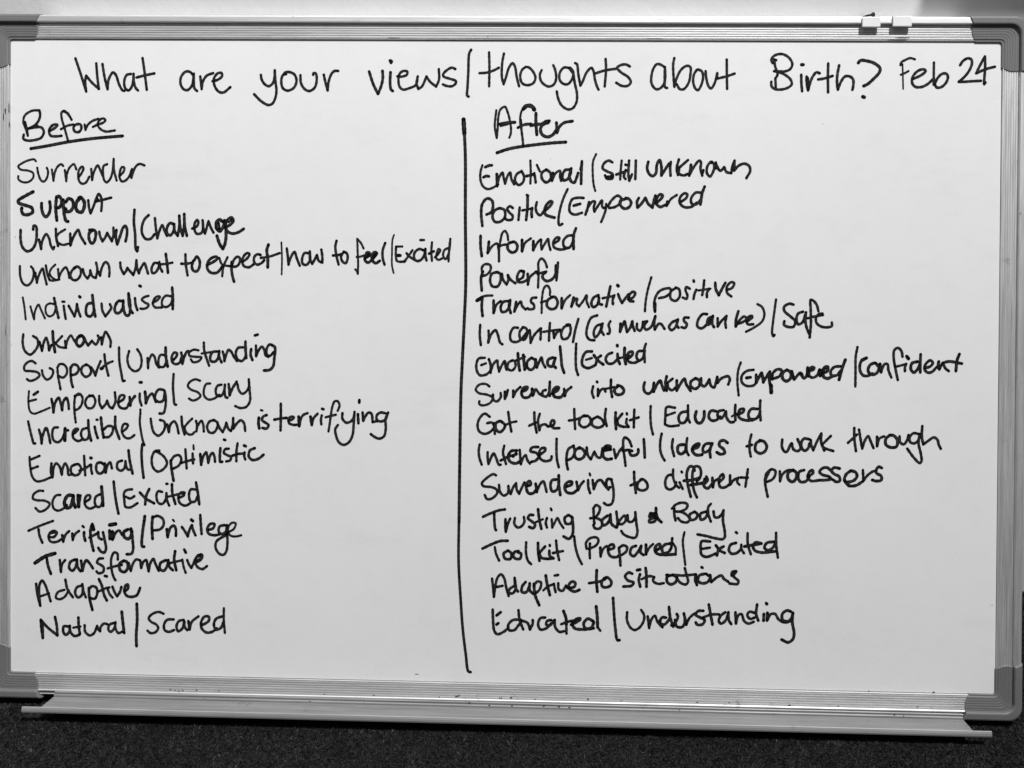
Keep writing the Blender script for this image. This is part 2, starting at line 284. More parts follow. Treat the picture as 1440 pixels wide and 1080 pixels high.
# ------------------------------------------------------------------ writing (board tenths of a millimetre)
INK = """# title
= What
23 -3725,2632 -3679,2500 -3628,2343! -3637,2428 -3629,2482! -3579,2423 -3515,2366! -3529,2470 -3539,2589/23 -3484,2584 -3465,2470 -3438,2364! -3428,2449 -3389,2511 -3363,2486 -3336,2408 -3304,2354 -3288,2350/23 -3231,2498 -3268,2488 -3289,2439 -3280,2372 -3251,2354 -3223,2387 -3209,2450 -3207,2499! -3204,2429 -3188,2377 -3166,2353/23 -3128,2636 -3112,2533 -3089,2359/23 -3180,2467 -3110,2485 -3023,2503
= are
23 -2679,2490 -2708,2517 -2747,2518 -2786,2471 -2789,2409 -2763,2366 -2729,2358 -2689,2399 -2673,2501! -2673,2430 -2666,2373 -2643,2350/23 -2616,2477 -2610,2431 -2603,2366! -2593,2431 -2559,2484 -2501,2507/23 -2508,2436 -2459,2450 -2422,2483 -2430,2508 -2461,2505 -2494,2462 -2490,2400 -2453,2346 -2411,2338 -2349,2385
= your
23 -2081,2492 -2074,2453 -2046,2411 -2011,2394 -1978,2417 -1962,2463 -1959,2533! -1952,2432 -1943,2360 -1951,2298 -1977,2244 -2013,2230 -2076,2262 -2139,2323/23 -1859,2500 -1884,2494 -1900,2453 -1889,2381 -1847,2356 -1790,2381 -1767,2443 -1785,2495 -1827,2517 -1864,2515 -1882,2494/23 -1733,2490 -1728,2423 -1696,2371 -1654,2353 -1608,2382 -1590,2444 -1598,2505 -1619,2507 -1621,2493/23 -1528,2495 -1514,2433 -1493,2359! -1485,2434 -1458,2506 -1432,2528 -1401,2528
= views
25 -1131,2524 -1094,2414 -1052,2330! -1026,2394 -1011,2466 -1014,2529/25 -944,2517 -947,2425 -938,2368 -922,2355/27 -948,2618 -934,2610 -940,2601/22 -885,2483 -840,2481 -799,2499 -799,2525 -836,2528 -866,2502 -874,2456 -864,2394 -834,2368 -783,2379 -721,2410 -706,2482! -716,2425 -700,2374! -669,2395 -630,2482! -597,2436 -545,2395! -520,2457 -523,2547/22 -379,2547 -407,2559 -443,2544 -484,2503 -479,2482 -422,2462 -372,2442 -380,2416 -411,2398 -457,2402 -486,2414
= stroke
23 -243,2713 -259,2683 -266,2519 -272,2385 -274,2316 -261,2309
= thoughts
22 -87,2691 -83,2570 -84,2398/22 -168,2512 -103,2517 -41,2538 0,2560/22 42,2681 28,2601 26,2478 42,2417! 62,2479 87,2561 118,2599 138,2571 155,2479 176,2399/22 231,2567 200,2540 185,2489 201,2428 248,2409 299,2428 317,2474 293,2530 257,2563 231,2567/22 370,2539 355,2500 370,2438 432,2398 478,2418 496,2469 487,2541 470,2582/22 605,2559 564,2562 529,2521 526,2459 555,2424 596,2419 632,2460 644,2521 615,2560 605,2559! 641,2511 657,2429 677,2337 674,2266 644,2214 603,2201 547,2234 515,2296 502,2357/22 658,2601! 674,2592 688,2501 706,2407! 724,2439 759,2521 799,2560 818,2532 831,2460 850,2399 863,2373/22 921,2637 926,2552 916,2401/22 831,2511 912,2537 1019,2554/22 1131,2573 1095,2590 1049,2583 1022,2561 1055,2522 1117,2481 1140,2440 1117,2408 1066,2405 1015,2432
= about
22 1427,2569 1401,2586 1365,2594 1335,2558 1316,2482 1321,2421 1357,2378 1393,2385 1428,2431 1436,2482 1432,2569! 1431,2472 1436,2395 1454,2388/22 1512,2645 1503,2594 1508,2472 1515,2399! 1534,2472 1574,2549 1620,2579 1650,2569 1651,2503 1636,2432 1596,2379 1561,2380 1535,2421/22 1706,2546 1681,2503 1677,2432 1698,2381 1718,2371 1748,2422 1760,2493 1747,2534 1717,2548/22 1781,2534 1788,2473 1809,2402 1830,2386 1860,2432 1881,2516! 1880,2473/22 1961,2633 1963,2514 1967,2382/22 1885,2471 1961,2490 2031,2514
= Birth?
22 2384,2629 2366,2635! 2375,2576 2396,2505 2378,2474! 2382,2395/22 2354,2604 2342,2626 2354,2657 2394,2679 2444,2679 2495,2647 2521,2596 2506,2556 2466,2535 2365,2535! 2400,2530 2466,2500 2507,2464 2518,2424 2488,2395 2427,2378 2367,2385 2344,2413 2344,2444/23 2598,2505 2600,2434 2607,2365/27 2600,2591 2615,2591/23 2643,2490 2646,2434 2658,2371! 2674,2434 2699,2495 2728,2526 2754,2518/31 2650,2475 2657,2389/23 2826,2602 2825,2475 2828,2356/23 2742,2465 2800,2475 2865,2496/23 2919,2585 2905,2506 2903,2435 2911,2379! 2936,2445 2970,2491 3011,2491 3039,2466 3040,2405 3034,2377/26 3082,2608 3100,2628 3160,2623 3220,2603 3266,2562 3261,2527 3217,2476 3162,2426 3129,2410/31 3123,2319 3136,2314
= Feb
20 3559,2639 3521,2649 3481,2634 3446,2613 3439,2588/10 3496,2637 3466,2619/14 3456,2598 3460,2497 3464,2386/19 3442,2507 3472,2519 3507,2538/23 3548,2472 3613,2503 3652,2538 3637,2553 3592,2543 3548,2497 3538,2442 3564,2406 3614,2402 3669,2427 3723,2478/21 3721,2611 3721,2422/23 3729,2422 3753,2478 3793,2516 3828,2516 3841,2488 3824,2438 3784,2402 3749,2399 3732,2422
= 24
23 3942,2589 3966,2625 4006,2648 4036,2638 4041,2599 4017,2539 3978,2488 3933,2448! 3973,2448 4043,2453 4118,2457/23 4236,2577 4161,2557 4079,2521! 4111,2590 4150,2665! 4153,2580 4145,2433/23 4148,2428 4158,2443
# heading before
= Before
21 -4045,2177 -4112,2172 -4176,2130 -4188,2073 -4165,2010 -4148,1953! -4154,2000 -4173,2073/23 -4045,2177 -4038,2136 -4053,2084 -4090,2042 -4143,2016! -4090,2026 -4027,2026 -4005,1990 -4027,1938 -4090,1915 -4154,1911 -4188,1927 -4184,1963/16 -4059,2042 -4127,2016/23 -3953,1995 -3900,2027 -3884,2048 -3910,2053 -3947,2027 -3958,1985 -3942,1954 -3894,1949 -3846,1954/21 -3757,2095 -3784,2137 -3826,2173 -3847,2157 -3845,2105 -3820,2022 -3788,1910/21 -3852,2012 -3794,2043 -3741,2054/23 -3730,2048 -3741,2022 -3725,1991 -3693,1988 -3670,2017 -3678,2054 -3709,2056 -3730,2048/21 -3641,2054 -3633,2007! -3614,2049 -3572,2085 -3519,2104/21 -3567,2033 -3524,2054 -3477,2070 -3456,2091 -3472,2107 -3503,2098 -3524,2060 -3508,2023 -3456,1994 -3371,2003/23 -3828,2170 -3794,2152 -3768,2116/14 -4048,2169 -4041,2125
= underline
27 -4120,1840 -3984,1863 -3772,1903 -3561,1932 -3302,1955
# Surrender
= Surrender
19 -4074,1729 -4090,1745 -4132,1740 -4196,1713 -4233,1682 -4211,1656 -4142,1646 -4100,1625 -4100,1584 -4142,1547 -4195,1546 -4232,1572 -4232,1598/20 -4063,1672 -4052,1615 -4025,1558 -3999,1553 -3972,1595 -3967,1647 -3978,1673/20 -3932,1657 -3917,1559! -3909,1616 -3888,1673 -3851,1705 -3830,1689/20 -3816,1653 -3803,1556! -3795,1627 -3771,1679 -3735,1705 -3713,1659/21 -3692,1591 -3666,1628 -3650,1669 -3660,1685 -3687,1659 -3697,1607 -3686,1555 -3660,1534 -3628,1545 -3597,1597/21 -3581,1664 -3572,1566! -3560,1628 -3523,1696 -3502,1660 -3480,1608/21 -3439,1707 -3470,1691 -3475,1629 -3464,1566 -3443,1548 -3412,1577 -3391,1640 -3381,1754! -3378,1660 -3354,1565/21 -3322,1609 -3291,1645 -3286,1676 -3307,1682 -3325,1640 -3327,1588 -3306,1557 -3280,1562 -3243,1599 -3222,1656/21 -3217,1666 -3222,1589! -3206,1641 -3180,1693 -3149,1711 -3106,1698
# Support
= Support
29 -4099,1461 -4163,1427 -4229,1385 -4232,1364 -4173,1343 -4109,1318 -4104,1281 -4141,1260 -4184,1262 -4203,1296 -4200,1317/28 -4023,1360 -4022,1313 -4003,1256 -3982,1242 -3956,1272 -3945,1324 -3951,1376/29 -3889,1418 -3897,1324 -3892,1262 -3886,1210/29 -3892,1408 -3871,1423 -3847,1398 -3845,1356 -3866,1325 -3887,1319/29 -3829,1392 -3826,1325 -3818,1252 -3802,1205 -3786,1202/29 -3807,1372 -3781,1403 -3749,1388 -3739,1336 -3765,1294 -3797,1289 -3807,1314/31 -3675,1409 -3707,1378 -3717,1325 -3696,1289 -3664,1286 -3643,1326 -3643,1378 -3675,1414 -3691,1409/23 -3606,1389 -3599,1326 -3585,1274! -3559,1337 -3533,1410 -3512,1446 -3490,1410 -3485,1358 -3490,1296/23 -3538,1379 -3474,1395 -3401,1414/21 -3527,1410 -3517,1389
# Unknown / Challenge
= Unknown
25 -4210,1124 -4210,1040 -4193,973 -4151,937 -4108,953 -4075,1010 -4066,1104 -4072,1156 -4093,1161 -4098,1130/23 -4045,1042 -4026,958! -4018,1021 -3981,1089 -3955,1053 -3939,990 -3917,957 -3909,978/23 -3895,1137 -3891,1053 -3875,986/21 -3812,1132 -3875,1090 -3888,1059 -3875,1017 -3833,996 -3780,1007/24 -3766,1096 -3764,992! -3738,1065 -3695,1128 -3674,1076 -3632,1008/27 -3569,1124 -3595,1102 -3600,1066 -3584,1019 -3563,1014 -3542,1056 -3542,1119 -3569,1129 -3595,1129/23 -3507,1114 -3500,1077 -3478,1030! -3452,1067 -3436,1104! -3415,1067 -3394,1031! -3380,1088 -3381,1151/25 -3354,1130 -3359,1068 -3346,1005! -3320,1079 -3294,1152 -3273,1167 -3259,1131 -3262,1079 -3272,1032
= stroke
25 -3194,1308 -3199,1204 -3188,1100 -3177,955 -3164,950/25 -3161,981 -3169,944
= Challenge
24 -3068,1262 -3104,1226 -3127,1163 -3125,1101 -3093,1054 -3051,1055 -3014,1096/23 -3012,1237 -3004,1154 -2990,1060! -2972,1123 -2946,1175 -2925,1123 -2904,1082/25 -2846,1186 -2878,1194 -2904,1154 -2904,1108 -2877,1087 -2846,1124 -2841,1186! -2836,1124 -2809,1084! -2794,1176 -2796,1259! -2788,1166 -2765,1085! -2752,1176 -2752,1275! -2746,1166 -2727,1083/23 -2681,1148 -2641,1167 -2626,1198 -2636,1224 -2657,1198 -2662,1146 -2641,1104 -2599,1110 -2584,1167 -2589,1221! -2583,1157 -2567,1105! -2552,1157 -2537,1214! -2515,1157 -2492,1114/28 -2411,1210 -2442,1228 -2468,1199 -2463,1147 -2436,1127 -2405,1168 -2395,1220! -2384,1158 -2381,1075 -2394,1003 -2409,973! -2436,1013 -2462,1087/25 -2389,1158 -2337,1190 -2316,1221 -2332,1247 -2369,1226 -2384,1179 -2368,1127 -2326,1107 -2274,1118 -2224,1149/21 -2447,1199 -2437,1147/16 -2358,1205 -2332,1226
# Unknown what to expect / how to feel / Excited
= Unknown
22 -4216,806 -4212,717 -4187,654 -4150,636 -4113,665 -4092,728 -4097,780 -4116,803/22 -4078,749 -4063,661! -4049,718 -4012,786 -3996,729 -3975,646/22 -3983,813 -3970,740 -3948,683/19 -3898,822 -3933,787 -3949,750 -3933,714 -3890,688 -3853,694 -3927,680 -3954,693/21 -3874,782 -3866,704! -3848,751 -3806,799 -3784,762 -3773,705/23 -3716,799 -3747,773 -3763,731 -3742,690 -3705,690 -3673,732 -3673,784 -3705,807 -3731,794/22 -3652,784 -3636,732 -3609,701! -3588,743 -3586,774! -3567,722 -3535,707! -3523,785 -3534,843/22 -3514,765 -3498,728! -3483,796 -3451,848 -3425,828 -3414,765 -3417,722
= what
23 -3319,844 -3314,798 -3287,744! -3266,772 -3256,798! -3229,767 -3203,736! -3182,799 -3175,866! -3168,799 -3153,752! -3134,799 -3103,841 -3087,800 -3071,750/23 -2987,842 -3013,844 -3039,800 -3034,758 -3008,759 -2976,811 -2971,853! -2966,811 -2944,767/25 -2914,924 -2903,843 -2894,760/21 -2961,832 -2913,837 -2855,848
= to
23 -2740,922 -2736,834 -2720,738/23 -2776,839 -2734,839 -2682,848/25 -2671,865 -2682,813 -2666,777 -2634,777 -2613,824 -2617,876 -2640,902 -2661,871
= expect
25 -2550,830 -2493,857 -2456,888 -2467,903 -2514,887 -2543,846 -2543,794 -2513,763 -2461,763 -2419,805/21 -2440,893 -2414,836 -2346,821/21 -2367,899 -2403,816 -2413,733/23 -2424,805 -2409,821/25 -2330,858 -2330,785 -2319,723 -2308,687/23 -2325,837 -2309,879 -2278,905 -2257,890 -2267,838 -2298,817 -2330,822/23 -2236,859 -2194,890 -2173,927 -2194,937 -2226,905 -2236,859 -2220,823 -2178,813 -2136,839/23 -2074,922 -2105,927 -2131,901 -2131,860 -2105,837 -2068,850 -2042,876/27 -2006,1011 -2020,964 -2011,892 -2011,814/21 -2074,896 -2001,907 -1907,939
= stroke
16 -1892,1032 -1886,893 -1888,753
= how
23 -1844,981 -1835,914 -1828,839! -1812,893 -1776,951 -1755,894 -1728,830/23 -1656,941 -1687,941 -1708,894 -1703,848 -1671,838 -1640,879 -1641,957! -1640,895 -1619,848! -1598,885 -1578,926! -1562,875 -1530,859! -1531,916 -1540,973
= to
23 -1407,1050 -1417,1000 -1406,917 -1387,843/23 -1437,922 -1395,926 -1354,938/23 -1344,954 -1366,913 -1354,871 -1327,856 -1310,887 -1314,939 -1344,957
= feel
19 -1169,986 -1193,1033 -1225,1069! -1221,960 -1216,857 -1218,764! -1228,790 -1241,803/19 -1229,911 -1198,914 -1167,924/25 -1158,899 -1120,925 -1115,946 -1136,951 -1154,919 -1156,883 -1130,863 -1094,889 -1068,920 -1052,946 -1073,953 -1094,930 -1092,884 -1062,858 -1026,879/27 -1135,914 -1125,935/27 -1078,915 -1063,936/23 -980,1034 -1001,972 -1000,900 -984,846
= stroke
16 -903,1105 -916,1066 -920,942 -919,839 -904,773
= Excited
19 -887,1004 -830,1005/21 -885,999 -886,932 -876,880 -844,872 -803,879/29 -866,927 -847,927/21 -793,948 -772,923 -720,887/21 -741,974 -772,928 -813,871/23 -648,975 -679,985 -721,954 -725,902 -699,880 -663,893 -638,934 -628,986! -627,924 -617,885/21 -672,1063 -641,1063/21 -571,1043 -576,965 -570,883/23 -596,945 -555,966/20 -544,914 -514,945 -498,976 -514,986 -529,945 -534,909 -513,892 -482,904/20 -426,997 -462,977 -472,925 -451,899 -426,946 -416,998 -411,1075! -421,987 -425,879
# Individualised
= Individualised
19 -4189,529 -4176,456 -4162,336/19 -4120,451 -4107,404 -4087,337! -4080,405 -4048,468 -4027,426 -3990,348/19 -3911,474 -3948,479 -3979,458 -3981,395 -3953,366 -3916,380 -3894,433/25 -3908,526 -3889,438 -3868,352/21 -3834,496 -3815,496/23 -3822,459 -3815,407 -3804,345/23 -3778,460 -3751,413 -3725,368! -3709,429 -3704,476! -3691,419 -3672,367/27 -3683,544 -3676,538/25 -3566,488 -3608,477 -3624,420 -3613,378 -3582,370 -3555,410 -3566,556! -3555,462 -3539,368/23 -3484,483 -3476,421 -3449,371! -3418,411 -3397,448 -3410,479/25 -3297,506 -3334,506 -3365,453 -3360,407 -3328,402 -3296,444 -3291,511! -3286,433 -3264,381 -3238,387 -3228,465 -3244,574! -3238,475 -3222,424 -3206,403/23 -3186,533 -3180,476 -3164,429/27 -3146,643 -3136,638/21 -3065,555 -3102,544 -3125,523 -3101,498 -3064,477 -3080,451 -3117,440 -3138,443/21 -3028,493 -2985,520 -2964,546 -2986,551 -3017,524 -3027,483 -3006,455 -2943,455/21 -2859,552 -2912,557 -2943,520 -2943,473 -2911,458 -2869,484 -2849,552/25 -2856,630 -2849,542 -2850,443
# divider
= line
38 -304,2110 -296,1987/27 -296,2000 -286,1790 -282,1297 -274,680 -284,370 -299,-1 -308,-249 -314,-869 -316,-1397/24 -317,-1385 -317,-1739 -295,-2087 -277,-2317 -248,-2547 -224,-2696 -204,-2702
# Unknown
= Unknown
23 -4183,205 -4189,132 -4169,59 -4122,26 -4084,54 -4053,107 -4058,164 -4095,190/23 -4037,138 -4015,60! -4000,134 -3979,176 -3962,134 -3952,66! -3931,113/27 -3920,234 -3915,155 -3899,53/21 -3835,193 -3893,130/21 -3899,135 -3862,99 -3798,89/21 -3809,151 -3803,94! -3787,157 -3758,199 -3735,168 -3703,116/27 -3660,200 -3697,179 -3708,132 -3681,104 -3650,127 -3639,169 -3660,200 -3682,195/23 -3639,185 -3623,148 -3602,112! -3570,154! -3533,123 -3507,181 -3517,202/23 -3486,186 -3480,124! -3465,192 -3447,234 -3417,192 -3401,151 -3404,104
# Support / Understanding
= Support
22 -4073,-50 -4105,-30 -4143,-41 -4174,-78 -4169,-114 -4116,-119 -4057,-129 -4036,-154 -4073,-191 -4126,-205 -4150,-190/22 -4015,-112 -4004,-159 -3972,-192 -3940,-179 -3916,-137 -3919,-106 -3946,-91/22 -3877,-85 -3871,-158 -3855,-241 -3848,-278/22 -3877,-85 -3856,-55 -3819,-58 -3792,-94 -3797,-146 -3829,-173 -3866,-158/24 -3760,-83 -3757,-156 -3749,-219 -3738,-255/24 -3760,-88 -3734,-57 -3697,-67 -3686,-103 -3712,-140 -3755,-151/23 -3617,-55 -3654,-77 -3661,-124 -3627,-163 -3590,-149 -3575,-112 -3591,-71 -3622,-55/23 -3575,-81 -3553,-112 -3537,-152! -3522,-101 -3490,-23/23 -3457,37 -3448,-38 -3421,-150/21 -3490,-90 -3427,-43 -3382,-24/29 -3485,-90 -3474,-85
= stroke
23 -3327,99 -3323,-26 -3305,-130 -3289,-198 -3276,-194
= Understanding
22 -3237,67 -3252,-4 -3231,-77 -3183,-110 -3141,-86 -3125,-24 -3136,39 -3165,85/22 -3073,8 -3067,-83! -3062,-23 -3031,40 -3010,19 -2994,-43 -2970,-74/22 -2920,36 -2957,36 -2975,-11 -2967,-63 -2930,-68 -2904,-21/27 -2912,102 -2909,21 -2893,-65/23 -2841,-5 -2815,27 -2810,53 -2836,58 -2857,21 -2854,-20 -2825,-43 -2788,-30 -2772,12/24 -2773,59 -2764,12 -2762,-40! -2746,22 -2720,70 -2704,70/21 -2620,81 -2662,86 -2704,59 -2699,33 -2646,24 -2594,19 -2615,-12 -2667,-23 -2688,2/23 -2573,149 -2568,77 -2525,-53/19 -2592,53 -2510,67/24 -2457,73 -2494,67 -2515,25 -2509,-11 -2473,-16 -2446,16 -2436,78! -2436,26 -2415,-21/23 -2405,73 -2394,37 -2389,-10! -2373,48 -2352,89 -2331,74 -2305,28 -2278,-9/23 -2227,112 -2269,106 -2289,59 -2273,7 -2236,-8 -2205,29 -2204,164! -2205,91 -2197,39 -2195,18/25 -2153,97 -2158,50 -2142,3/23 -2122,217 -2096,225/23 -2111,128 -2109,35! -2090,82 -2059,119 -2038,93 -2022,41 -1985,42 -1954,73/23 -1944,120 -1986,140 -2012,114 -2017,62 -2001,31/25 -1970,135 -1944,115 -1948,21 -1959,-52 -1990,-83 -2039,-89
# Empowering / Scary
= Empowering
19 -4131,-297 -4136,-391 -4120,-475 -4088,-495 -4019,-473 -3945,-441/25 -4089,-328 -4051,-301/21 -4131,-386 -4067,-369/24 -3929,-362 -3918,-420 -3911,-482! -3897,-399 -3865,-351 -3849,-388 -3833,-461! -3823,-387 -3796,-350 -3780,-387 -3773,-449/22 -3669,-317 -3712,-333 -3724,-396 -3722,-480 -3711,-566/22 -3722,-334 -3680,-314 -3653,-343 -3658,-406 -3690,-448 -3722,-459/22 -3558,-326 -3606,-343 -3627,-395 -3605,-437 -3563,-436 -3536,-383 -3553,-337 -3590,-327/23 -3502,-331 -3499,-393 -3478,-440! -3441,-398 -3431,-372! -3409,-424 -3383,-439! -3357,-381 -3362,-298/23 -3330,-386 -3283,-354 -3277,-328 -3309,-323 -3330,-370 -3325,-417 -3293,-438 -3256,-432 -3235,-390/25 -3230,-338 -3224,-411! -3214,-369 -3182,-327/23 -3140,-305 -3140,-358 -3124,-409/25 -3141,-206 -3125,-206/27 -3093,-289 -3087,-336 -3085,-388!/23 -3085,-388 -3056,-325 -3029,-304 -3013,-335 -2997,-377!/23 -2924,-271 -2971,-267 -2998,-304 -3003,-351 -2971,-376 -2934,-365 -2917,-282! -2908,-344 -2913,-428 -2930,-475 -2965,-478
= stroke
23 -2840,-130 -2845,-239 -2839,-322 -2829,-395 -2815,-400
= Scary
21 -2605,-186 -2645,-174 -2693,-196 -2713,-232 -2687,-263 -2624,-288 -2600,-319 -2634,-351 -2671,-360 -2702,-344/21 -2514,-209 -2550,-215 -2571,-267 -2566,-319 -2529,-350 -2476,-339 -2434,-307/23 -2414,-218 -2450,-229 -2466,-276 -2450,-317 -2419,-317 -2392,-275 -2384,-218! -2387,-275 -2376,-327 -2361,-332/24 -2351,-212 -2345,-264 -2342,-311! -2319,-253 -2280,-190/22 -2272,-211 -2261,-263 -2230,-296 -2193,-273 -2172,-231 -2173,-168! -2164,-272 -2161,-355 -2192,-408 -2245,-421 -2292,-404
# Incredible / Unknown is terrifying
= Incredible
23 -4138,-564 -4120,-642 -4098,-726 -4087,-759 -4073,-757/24 -4040,-636 -4024,-693 -4016,-758! -4008,-693 -3976,-619 -3955,-672 -3938,-753/23 -3870,-613 -3907,-619 -3921,-671 -3907,-729 -3869,-744 -3832,-712 -3811,-659/31 -3806,-622 -3808,-727!/23 -3808,-722 -3801,-638 -3779,-638/23 -3737,-674 -3700,-642 -3689,-626 -3716,-626 -3737,-658 -3731,-705 -3689,-731 -3647,-714/23 -3615,-615 -3652,-631 -3663,-678 -3636,-719 -3604,-709 -3589,-646/25 -3599,-546 -3594,-635 -3572,-727/24 -3541,-603 -3530,-655 -3514,-702/21 -3525,-540 -3515,-542/26 -3486,-521 -3477,-602 -3461,-696!/23 -3467,-633 -3424,-596 -3382,-601 -3382,-648 -3414,-690 -3456,-694/25 -3358,-512 -3356,-601 -3320,-707/22 -3297,-647 -3255,-610 -3245,-583 -3276,-573 -3297,-610 -3292,-662 -3260,-698 -3223,-698 -3186,-671
= stroke
21 -3134,-472 -3139,-556 -3128,-639 -3112,-717 -3096,-759/21 -3134,-446 -3134,-483
= Unknown
23 -3042,-525 -3033,-586 -3012,-648 -2972,-674 -2933,-642 -2915,-595 -2923,-548 -2960,-535/23 -2896,-573 -2880,-641! -2865,-573 -2833,-546 -2812,-572 -2793,-650/24 -2768,-504 -2761,-582 -2740,-660/21 -2673,-520 -2712,-558 -2742,-596! -2727,-639 -2701,-659 -2669,-656 -2654,-638/22 -2639,-539 -2630,-580 -2636,-632! -2622,-580 -2591,-538 -2575,-569 -2569,-631/23 -2475,-531 -2517,-542 -2540,-589 -2522,-636 -2485,-641 -2454,-604 -2449,-552 -2486,-528/23 -2444,-567 -2422,-609 -2401,-634! -2380,-587 -2370,-551! -2349,-608 -2328,-623! -2312,-565 -2309,-508!/23 -2309,-513 -2307,-602! -2275,-555 -2239,-528 -2213,-554 -2202,-621
= is
27 -2082,-505 -2085,-552 -2078,-596/21 -2064,-437 -2051,-441/24 -2014,-480 -2045,-494 -2053,-526 -2024,-546 -1997,-566 -2013,-598 -2050,-593
= terrifying
24 -1889,-378 -1888,-497 -1890,-612/24 -1945,-519 -1888,-508 -1836,-502/23 -1820,-528 -1783,-512 -1773,-496 -1799,-491 -1820,-512 -1814,-548 -1772,-563 -1725,-557/27 -1731,-490 -1725,-573!/23 -1723,-568 -1710,-505 -1689,-474 -1653,-458/27 -1626,-489 -1614,-561!/23 -1614,-561 -1600,-504 -1564,-462/23 -1527,-477 -1534,-513 -1530,-555/25 -1525,-418 -1512,-422/21 -1387,-434 -1371,-387 -1387,-351 -1413,-351 -1434,-398 -1449,-491 -1459,-564 -1467,-616/21 -1493,-492 -1444,-479 -1402,-468/23 -1345,-454 -1345,-500 -1313,-536 -1271,-525 -1246,-489 -1239,-442! -1245,-541 -1255,-644 -1286,-707 -1333,-731 -1375,-708 -1401,-646 -1407,-595 -1384,-558/25 -1209,-462 -1204,-540/25 -1197,-338 -1198,-359/23 -1168,-446 -1162,-519! -1142,-477 -1116,-446 -1090,-456 -1079,-528! -1032,-517/23 -970,-449 -1012,-444 -1043,-470 -1042,-507 -1011,-522 -970,-506 -944,-443! -965,-495 -964,-589 -979,-651 -1021,-672 -1062,-657 -1094,-634
# Emotional / Optimistic
= Emotional
22 -4034,-867 -4108,-899/22 -4124,-878 -4119,-957 -4097,-1056 -4060,-1092 -4006,-1086 -3937,-1057/22 -4108,-983 -4049,-961/24 -3927,-933 -3932,-1007 -3919,-1057!/23 -3916,-1053 -3906,-964 -3885,-932 -3858,-953 -3834,-1031! -3826,-974 -3805,-931 -3784,-962 -3773,-1030 -3741,-1025/23 -3699,-935 -3747,-957 -3752,-1004 -3720,-1035 -3677,-1018 -3662,-971 -3688,-935 -3725,-941/23 -3635,-861 -3630,-950 -3624,-1033/23 -3677,-992 -3624,-970 -3577,-938/23 -3572,-938 -3571,-980 -3563,-1017/27 -3577,-878 -3570,-880/24 -3487,-916 -3519,-927 -3524,-990 -3497,-1016 -3465,-999 -3450,-947 -3476,-921/26 -3450,-926 -3442,-1004!/23 -3442,-1004 -3423,-936 -3402,-915 -3386,-967/23 -3296,-898 -3333,-914 -3338,-966 -3307,-987 -3275,-965 -3265,-902! -3259,-944 -3243,-975 -3217,-975/25 -3238,-808 -3228,-891 -3201,-1011
= stroke
25 -3115,-749 -3122,-817 -3116,-942 -3103,-1046
= Optimistic
23 -2964,-806 -3001,-810 -3030,-868 -3021,-951 -2979,-990 -2931,-971 -2895,-918 -2916,-866 -2958,-830 -2995,-813/26 -2863,-891 -2852,-980 -2836,-1068/23 -2858,-891 -2832,-854 -2790,-843 -2768,-874 -2789,-932 -2842,-964/23 -2732,-790 -2726,-874 -2720,-959/23 -2768,-911 -2716,-894 -2652,-878/23 -2668,-826 -2663,-914/19 -2661,-753 -2658,-789/25 -2600,-830 -2591,-924!/23 -2591,-918 -2568,-840 -2547,-814 -2537,-850 -2528,-907! -2510,-839 -2490,-818 -2474,-849 -2468,-896/25 -2421,-775 -2426,-848 -2421,-895 -2405,-895/25 -2390,-700 -2378,-704/23 -2346,-779 -2379,-785 -2390,-816 -2358,-837 -2326,-852 -2337,-883 -2368,-891/23 -2269,-731 -2279,-804 -2279,-888/23 -2316,-841 -2269,-825 -2211,-819/23 -2206,-809 -2209,-845 -2200,-871/25 -2211,-749 -2196,-756/24 -2117,-771 -2159,-792 -2169,-845 -2137,-875 -2085,-864 -2038,-827
# Scared / Excited
= Scared
22 -4001,-1177 -4038,-1176 -4086,-1208 -4093,-1245 -4059,-1260 -3985,-1264 -3942,-1290 -3974,-1338 -4032,-1360 -4070,-1329/22 -3847,-1210 -3884,-1215 -3916,-1268 -3905,-1331 -3867,-1349 -3820,-1330 -3788,-1298/31 -3730,-1213 -3778,-1214 -3809,-1267 -3798,-1319 -3761,-1318 -3740,-1266 -3730,-1218! -3730,-1265 -3713,-1318/33 -3687,-1212 -3682,-1312!/23 -3682,-1312 -3666,-1212/23 -3623,-1269 -3581,-1237 -3581,-1211 -3608,-1211 -3629,-1253 -3618,-1306 -3581,-1326 -3528,-1304/23 -3491,-1199 -3528,-1220 -3538,-1273 -3517,-1309 -3485,-1303 -3464,-1230/29 -3478,-1131 -3470,-1219 -3464,-1298
= stroke
25 -3370,-1084 -3359,-1186 -3342,-1291 -3326,-1366
= Excited
23 -3205,-1150 -3253,-1158 -3276,-1180 -3274,-1248 -3263,-1305 -3221,-1310 -3157,-1272/23 -3263,-1216 -3221,-1231 -3184,-1210/25 -3136,-1177 -3083,-1229 -3009,-1270/25 -3052,-1145 -3078,-1203 -3088,-1281/23 -2936,-1169 -2973,-1164 -2988,-1201 -2972,-1264 -2935,-1274 -2904,-1231 -2899,-1179! -2893,-1242 -2874,-1288/23 -2899,-1097 -2889,-1097/25 -2850,-1100 -2846,-1178 -2819,-1272/21 -2883,-1210 -2735,-1171/23 -2788,-1219 -2746,-1197 -2741,-1171 -2777,-1177 -2793,-1219 -2777,-1266 -2729,-1286 -2672,-1254/23 -2635,-1143 -2683,-1144 -2698,-1197 -2682,-1249 -2645,-1248 -2619,-1195/25 -2636,-1081 -2619,-1175 -2606,-1273
# Terrifying / Privilege
= Terrifying
